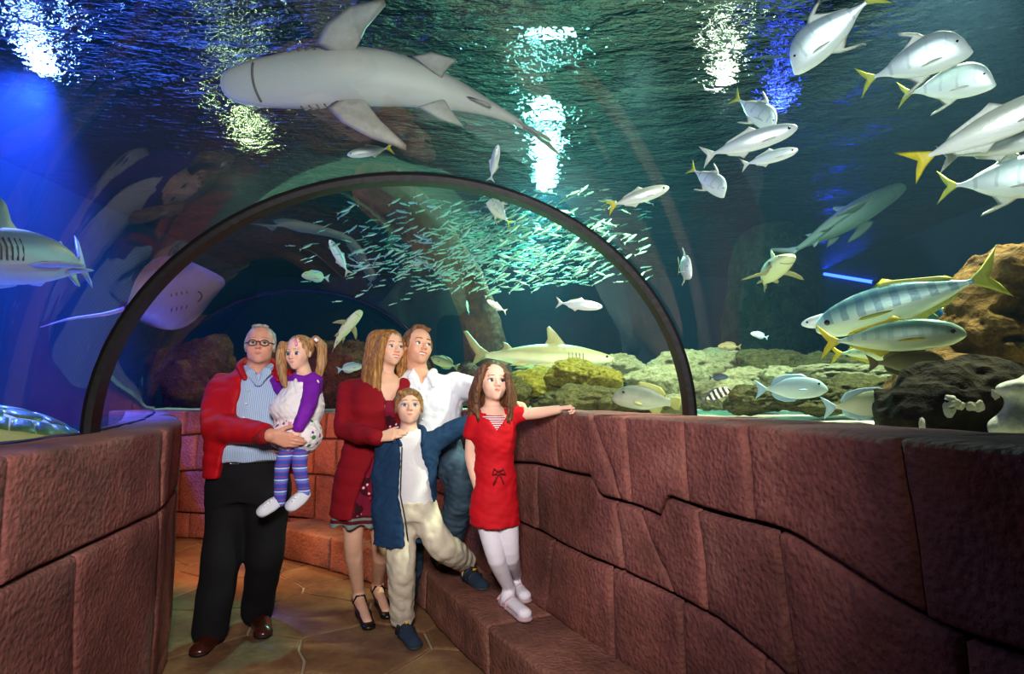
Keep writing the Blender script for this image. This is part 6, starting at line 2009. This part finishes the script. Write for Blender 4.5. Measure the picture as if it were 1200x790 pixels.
# ---------------------------------------------------------------- sharks
def shark_mat(name, back, belly, lo=0.36, hi=0.62):
    t = NT(name)
    g = t.node('ShaderNodeTexCoord')
    sx = t.node('ShaderNodeSeparateXYZ'); t.l(g.outputs['Generated'], sx.inputs[0])
    n = t.noise(t.coord('Object'), 6, 4)
    zz = t.math('ADD', sx.outputs[2], t.math('MULTIPLY', t.math('SUBTRACT', n, 0.5), 0.15))
    t.set(t.ramp(zz, [(lo, lin(belly)), (hi, lin(back))]), 0.5, 0.35)
    t.bump(t.noise(t.coord('Object'), 60, 3), 0.08, 0.01)
    return t.m
def shark_sp(m, fm, curve=0.0, pscale=1.0, droop=0.25, sweep=0.55, slim=1.0):
    st = [(0.5, 0.0, -0.012, 0.012), (0.485, 0.018, -0.022, 0.042), (0.43, 0.038, -0.035, 0.068), (0.34, 0.062, -0.05, 0.085), (0.22, 0.085, -0.068, 0.096), (0.08, 0.09, -0.078, 0.095), (-0.06, 0.076, -0.066, 0.078), (-0.18, 0.052, -0.046, 0.052), (-0.28, 0.028, -0.026, 0.027), (-0.36, 0.018, -0.016, 0.014)]
    st = [(a, b * slim, c * slim, d * slim) for a, b, c, d in st]
    mouth = [Vector((0.405 - 3.4 * y * y, y, (-0.040 + 5.0 * y * y * 0.6) * slim)) for y in np.linspace(-0.052, 0.052, 13)]
    ex = [('mouth', *tube(mouth, 0.0035, 5), simple(m.name + '_mouth', '#5a5a56', 0.7))]
    gm = bpy.data.materials[m.name + '_mouth']
    for sd in (1, -1):
        for k in range(5):
            x = 0.285 - 0.022 * k
            pts = [Vector((x - 0.004, sd * (0.092 + 0.0002 * k) * slim, 0.03 * slim)), Vector((x, sd * 0.0955 * slim, 0.0)), Vector((x + 0.004, sd * 0.085 * slim, -0.035 * slim))]
            ex.append(('gill_slit', *tube(pts, 0.0028, 5), gm))
    # pelvic fins
    for sd in (1, -1):
        ex.append(('pelvic_fin', *fin_solid([(0.04, 0), (0.0, 0.05), (-0.06, 0.085), (-0.05, 0.03), (-0.05, 0)], 0.005, pect_frame(Vector((-0.08, 0.05 * sd, -0.045)), sd, 0.5, droop)), fm))
    return species('shark', st, m, fm,
        [('tail_fin', [(-0.33, 0.018), (-0.40, 0.06), (-0.5, 0.16), (-0.525, 0.155), (-0.47, 0.06), (-0.42, 0.0), (-0.44, -0.07), (-0.38, -0.03), (-0.33, -0.016)], 0.007),
         ('dorsal_fin', [(0.17, 0.08), (0.10, 0.16), (0.05, 0.205), (0.035, 0.19), (0.045, 0.12), (0.02, 0.075), (0.1, 0.07)], 0.007),
         ('second_dorsal_fin', [(-0.17, 0.045), (-0.21, 0.08), (-0.245, 0.095), (-0.235, 0.06), (-0.26, 0.03), (-0.2, 0.03)], 0.005),
         ('anal_fin', [(-0.19, -0.04), (-0.235, -0.075), (-0.26, -0.08), (-0.25, -0.05), (-0.265, -0.028)], 0.005)],
        (0.425, 0.064 * slim, 0.018 * slim, 0.008),
        ([(0.055, -0.02), (0.045, 0.05 * pscale), (0.0, 0.15 * pscale), (-0.07, 0.235 * pscale), (-0.08, 0.22 * pscale), (-0.055, 0.11 * pscale), (-0.05, 0.03 * pscale), (-0.06, -0.02)], (0.16, 0.085 * slim, -0.045 * slim), sweep, droop, 'pectoral_fin'), curve, ex, n=18)
SH1 = shark_mat('grey_shark', '#5a554f', '#b2b2aa', 0.42, 0.72)
SH2 = shark_mat('tan_shark', '#8d8a66', '#d9dcb4')
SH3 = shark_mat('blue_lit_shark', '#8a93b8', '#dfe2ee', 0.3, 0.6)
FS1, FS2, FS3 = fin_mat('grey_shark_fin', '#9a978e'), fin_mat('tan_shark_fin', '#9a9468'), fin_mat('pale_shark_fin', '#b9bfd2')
put(shark_sp(SH1, FS1, -0.30, 0.8, 0.25, 0.5, 0.86), 'shark', 466, 84, 3.1, 395, 190, 0, (0, -0.10, 1.0), 'large grey shark gliding overhead showing its pale belly', 'shark')
put(shark_sp(SH2, FS2, 0.05, 0.7, 0.5, 0.9), 'shark', 632, 419, 5.4, 185, -3, 8, (0, 1, 0.12), 'tan shark swimming over the yellow rocks', 'shark')
put(shark_sp(SH2, FS2, 0.1, 0.95, 0.15, 0.3), 'shark', 903, 320, 3.5, 130, 40, 66, (-0.15, 0.75, 0.65), 'pale shark coming head on with spread fins', 'shark')
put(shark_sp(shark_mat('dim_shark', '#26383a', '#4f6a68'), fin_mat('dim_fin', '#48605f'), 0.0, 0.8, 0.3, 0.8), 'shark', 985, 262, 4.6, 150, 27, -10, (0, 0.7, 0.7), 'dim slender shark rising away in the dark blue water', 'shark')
put(shark_sp(SH2, FS2, 0.10, 0.9, 0.1, 0.35), 'shark', 403, 388, 6.8, 66, 52, 20, (0, 0.2, 1.0), 'small pale shark with spread fins over the far arch', 'shark')
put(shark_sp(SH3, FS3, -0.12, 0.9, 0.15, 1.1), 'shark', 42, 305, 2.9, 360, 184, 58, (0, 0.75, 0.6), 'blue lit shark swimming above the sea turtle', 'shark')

# ---------------------------------------------------------------- stingray
def stingray(px, py, Y, wpx, label):
    c = at(px, py, Y); R, Uv, Fv = view_basis(c)
    L = wpx * Y / F_PX
    x = (R * 0.93 + Uv * 0.30 + Fv * 0.2).normalized()
    z = (Fv * 0.62 + Uv * 0.78); z = (z - x * z.dot(x)).normalized(); y = z.cross(x)
    root = empty('stingray', c)
    root.matrix_world = Matrix.Translation(c) @ Matrix((x, y, z)).transposed().to_4x4() @ Matrix.Scale(L, 4)
    tag(root, label, 'ray')
    V, Fc = [], []
    n, m = 40, 8
    for sgn in (1, -1):
        for j in range(m + 1):
            r = j / m
            for k in range(n):
                a = 2 * math.pi * k / n
                rr = 0.5 / (abs(math.cos(a)) ** 1.8 + abs(math.sin(a)) ** 1.8) ** (1 / 1.8) * (1.0 + 0.06 * math.cos(a) + 0.03 * math.cos(3 * a))
                h = (0.075 * (1 - r ** 1.6) * (1 if sgn > 0 else 0.55) + 0.002) * sgn
                wob = 0.07 * r ** 3 * math.sin(3 * a + 0.6) + 0.05 * r ** 2 * abs(math.sin(a))
                V.append((r * rr * math.cos(a), r * rr * 1.1 * math.sin(a), h + wob))
        o = 0 if sgn > 0 else (m + 1) * n
        for j in range(m):
            for k in range(n):
                q = (o + j * n + k, o + j * n + (k + 1) % n, o + (j + 1) * n + (k + 1) % n, o + (j + 1) * n + k)
                Fc.append(q if sgn < 0 else q[::-1])
    o = (m + 1) * n
    for k in range(n):
        Fc.append((m * n + k, m * n + (k + 1) % n, o + m * n + (k + 1) % n, o + m * n + k))
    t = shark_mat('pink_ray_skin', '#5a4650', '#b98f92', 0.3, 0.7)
    def add(nm, V, Fc, mt):
        me = mesh(nm, V, Fc); me.materials.append(mt); me.polygons.foreach_set('use_smooth', [True] * len(me.polygons))
        ob = bpy.data.objects.new(nm, me); COL.objects.link(ob); ob.parent = root
    add('body', V, Fc, t)
    add('mouth', *tube([Vector((0.27 - 5 * q * q, q, -0.046)) for q in np.linspace(-0.09, 0.09, 9)], 0.008, 6), simple('ray_mouth', '#5a3038', 0.6))
    for sd in (1, -1):
        for k in range(4):
            add('gill_slit', *tube([Vector((0.12 - 0.05 * k, sd * 0.10, -0.048)), Vector((0.11 - 0.05 * k, sd * 0.15, -0.052))], 0.005, 5), bpy.data.materials['ray_mouth'])
    add('tail', *tube([Vector((-0.45 - 0.1 * k, 0.02 * math.sin(k), 0.0)) for k in range(8)], [0.025 - 0.003 * k for k in range(8)], 6), t)
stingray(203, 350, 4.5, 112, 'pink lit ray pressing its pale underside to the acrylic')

# ---------------------------------------------------------------- sea turtle
def turtle(px, py, Y, label):
    c = at(px, py, Y)
    root = empty('sea_turtle', c)
    s = 0.47
    root.matrix_world = Matrix.Translation(c) @ Matrix.Rotation(math.radians(150), 4, 'Z') @ Matrix.Rotation(math.radians(12), 4, 'X') @ Matrix.Scale(s, 4)
    tag(root, label, 'turtle')
    t = NT('turtle_shell')
    v = t.coord('Object')
    t.set(t.ramp(t.noise(v, 5, 4), [(0.3, lin('#27401f')), (0.55, lin('#56733a')), (0.8, lin('#8fa052'))]), 0.35, 0.5)
    t.bump(t.noise(v, 14, 3), 0.2, 0.02)
    seam = simple('shell_seam', '#b9b45a', 0.6)
    skin = rock_mat('turtle_skin', '#3b4a2a', '#6d7a44', '#a8a860', 14, 0.3)
    def add(nm, V, Fc, mt, par=None):
        me = mesh(nm, V, Fc); me.materials.append(mt); me.polygons.foreach_set('use_smooth', [True] * len(me.polygons))
        ob = bpy.data.objects.new(nm, me); COL.objects.link(ob); ob.parent = par or root
        return ob
    def dome(x, y, lift=0.0):
        q = (x / 1.0) ** 2 + (y / 0.8) ** 2
        return 0.30 * max(0.0, 1 - q) ** 0.62 + lift
    # shell base (shows as pale seams between the plates)
    V, Fc = [], []
    n, m = 36, 10
    for j in range(m + 1):
        for k in range(n):
            a = 2 * math.pi * k / n; r = j / m
            x, y = r * math.cos(a), r * 0.8 * math.sin(a)
            V.append((x, y, dome(x * 0.999, y * 0.999)))
    for k in range(n):
        a = 2 * math.pi * k / n
        V.append((0.93 * math.cos(a), 0.74 * math.sin(a), -0.07))
    for j in range(m + 1):
        for k in range(n): Fc.append((j * n + k, (j + 1) * n + k, (j + 1) * n + (k + 1) % n, j * n + (k + 1) % n))
    Fc.append(tuple(range((m + 1) * n, (m + 2) * n)))
    sh = add('carapace', V, Fc, seam)
    plates = []
    xs = [-0.72, -0.42, -0.12, 0.18, 0.48, 0.72]
    for a, b in zip(xs, xs[1:]):        # five along the back
        mid = (a + b) / 2
        plates.append([(a, -0.12), (a, 0.12), (mid, 0.21), (b, 0.12), (b, -0.12), (mid, -0.21)])
    for sd in (1, -1):
        e = [-0.72, -0.36, 0.0, 0.36, 0.70]
        for a, b in zip(e, e[1:]):
            w = lambda x: 0.60 * math.sqrt(max(0.02, 1 - x * x))
            plates.append([(a + 0.02, sd * 0.20), ((a + b) / 2, sd * 0.16), (b - 0.02, sd * 0.20), (b, sd * w(b)), ((a + b) / 2, sd * (w((a + b) / 2) + 0.02)), (a, sd * w(a))])
    for k in range(22):
        a0, a1 = 2 * math.pi * k / 22, 2 * math.pi * (k + 1) / 22
        plates.append([(0.80 * math.cos(a0), 0.64 * math.sin(a0)), (0.80 * math.cos(a1), 0.64 * math.sin(a1)), (0.985 * math.cos(a1), 0.788 * math.sin(a1)), (0.985 * math.cos(a0), 0.788 * math.sin(a0))])
    for pl in plates:
        c0 = Vector((sum(p[0] for p in pl) / len(pl), sum(p[1] for p in pl) / len(pl)))
        ring = []
        for i in range(len(pl)):
            p, q = Vector(pl[i]), Vector(pl[(i + 1) % len(pl)])
            for f in (0, 0.5): ring.append(p.lerp(q, f))
        V, Fc = [], []
        N = len(ring)
        for f, lf in ((0.93, 0.0), (0.88, 0.022), (0.5, 0.03)):
            for p in ring:
                q = c0 + (p - c0) * f
                V.append((q.x, q.y, dome(q.x, q.y, lf)))
        V.append((c0.x, c0.y, dome(c0.x, c0.y, 0.032)))
        for lv in range(2):
            for i in range(N): Fc.append((lv * N + i, lv * N + (i + 1) % N, (lv + 1) * N + (i + 1) % N, (lv + 1) * N + i))
        for i in range(N): Fc.append((2 * N + i, 2 * N + (i + 1) % N, 3 * N))
        bm_me = mesh('shell_plate', V, Fc)
        bm = bmesh.new(); bm.from_mesh(bm_me); bmesh.ops.recalc_face_normals(bm, faces=bm.faces); bm.to_mesh(bm_me); bm.free()
        bm_me.materials.append(t.m); bm_me.polygons.foreach_set('use_smooth', [True] * len(bm_me.polygons))
        ob = bpy.data.objects.new('shell_plate', bm_me); COL.objects.link(ob); ob.parent = sh
    S = Sdf(); S.ell((1.22, 0, 0.02), (0.22, 0.15, 0.13)); S.cap((0.85, 0, -0.02), (1.15, 0, 0.0), 0.12, 0.10); S.ell((1.42, 0, -0.02), (0.08, 0.07, 0.07), None, 0.06)
    me, _ = S.build('head', 0.03); link('head', me, skin, None).parent = root
    for sd in (1, -1):
        S = Sdf(); S.fcap((0.62, sd * 0.6, -0.03), (0.35, sd * 1.15, -0.06), 0.16, 0.12, (0, 0, 1), 0.3, 0.05); S.fcap((0.35, sd * 1.15, -0.06), (-0.1, sd * 1.35, -0.08), 0.12, 0.03, (0, 0, 1), 0.3, 0.05)
        me, _ = S.build('flipper', 0.03); link('flipper', me, skin, None).parent = root
        S = Sdf(); S.fcap((-0.75, sd * 0.42, -0.04), (-1.1, sd * 0.62, -0.06), 0.13, 0.08, (0, 0, 1), 0.35, 0.05)
        me, _ = S.build('hind_flipper', 0.03); link('hind_flipper', me, skin, None).parent = root
turtle(-8, 510, 3.12, 'sea turtle with a green plated shell lying low behind the left wall')

# ---------------------------------------------------------------- shoal of small silver fish
SCH = fish_mat('shoal_silver', '#3f8f80', '#7fc8b4', '#b9ecd8', 0.3, 0.32)
st = [(0.5, 0.0, -0.01, 0.004), (0.42, 0.045, -0.05, 0.03), (0.22, 0.085, -0.09, 0.05), (-0.02, 0.075, -0.08, 0.045), (-0.22, 0.03, -0.035, 0.02), (-0.33, 0.012, -0.012, 0.008)]
V, Fc = loft_body(st, 7)
tv, tf = fin_solid([(-0.31, 0.012), (-0.5, 0.11), (-0.42, 0.0), (-0.5, -0.11), (-0.31, -0.012)], 0.006)
o_ = len(V); Vs = V + [tuple(v) for v in tv]; Fs = Fc + [tuple(i + o_ for i in f) for f in tf]
dv, df = fin_solid([(0.1, 0.08), (0.0, 0.14), (-0.12, 0.07), (-0.05, 0.05)], 0.005)
o_ = len(Vs); Vs += [tuple(v) for v in dv]; Fs += [tuple(i + o_ for i in f) for f in df]
me_small = mesh('shoal_fish', Vs, Fs); me_small.materials.append(SCH)
me_small.polygons.foreach_set('use_smooth', [True] * len(me_small.polygons))
rs = random.Random(11)
def shoal_pose():
    while True:
        px, py = rs.gauss(590, 95), rs.gauss(285, 38)
        # the shoal is a slanting cloud under the bright lamp, thinning to the left
        if 330 < px < 760 and 205 < py < 372 and py > 225 - (px - 560) * 0.05 and py < 345 - abs(px - 570) * 0.08 + (25 if px < 480 else 0): break
    Y = rs.uniform(4.6, 8.0)
    c = at(px, py, Y)
    if c.z > Z_SURF - 0.2: return shoal_pose()
    a = math.radians(rs.gauss(12, 10) + (0 if rs.random() < 0.75 else 180))
    x = Vector((math.cos(a) * 0.9, rs.gauss(0, 0.25), math.sin(a))).normalized()
    z = Vector((0, 0, 1)); z = (z - x * z.z).normalized(); y = z.cross(x)
    L = rs.uniform(0.09, 0.14)
    return c, Matrix.Translation(c) @ Matrix((x, y, z)).transposed().to_4x4() @ Matrix.Scale(L, 4)
poses = sorted([shoal_pose() for _ in range(1300)], key=lambda q: q[0].y)
for c, M in poses[:300]:
    o = bpy.data.objects.new('shoal_fish', me_small); COL.objects.link(o)
    o.matrix_world = M
    tag(o, 'tiny silver fish of the dense shoal under the bright lamp', 'fish', 'shoal of tiny silver fish')
VV, FF = [], []
base = [Vector(v) for v in Vs]
for c, M in poses[300:]:
    o_ = len(VV)
    VV += [tuple(M @ v) for v in base]; FF += [tuple(i + o_ for i in f) for f in Fs]
me = mesh('distant_shoal', VV, FF)
tag(link('distant_shoal', me, SCH), 'far part of the dense shoal of tiny silver fish', 'shoal', kind='stuff')

# ---------------------------------------------------------------- blue strip lamp on the far tank wall side
t = NT('blue_lamp_tube')
t.b.inputs['Emission Color'].default_value = (0.02, 0.05, 1.0, 1); t.b.inputs['Emission Strength'].default_value = 14.0
t.set((0.02, 0.03, 0.3, 1), 0.4)
lr = empty('strip_lamp', at(996, 325, 11.2)); tag(lr, 'thin glowing blue strip lamp in the dark water above the barred jack', 'lamp')
a_, b_ = at(966, 321, 12.2), at(1028, 331, 10.5)
a_.x = b_.x = XR - 0.04
tube_obj('lamp_tube', [a_, b_], 0.03, t.m, lr, 8)
cm = simple('lamp_cap', '#101418', 0.5)
for p_, q_ in ((a_, b_), (b_, a_)):
    d_ = (q_ - p_).normalized()
    tube_obj('end_cap', [p_ - d_ * 0.05, p_ + d_ * 0.03], 0.038, cm, lr, 8)
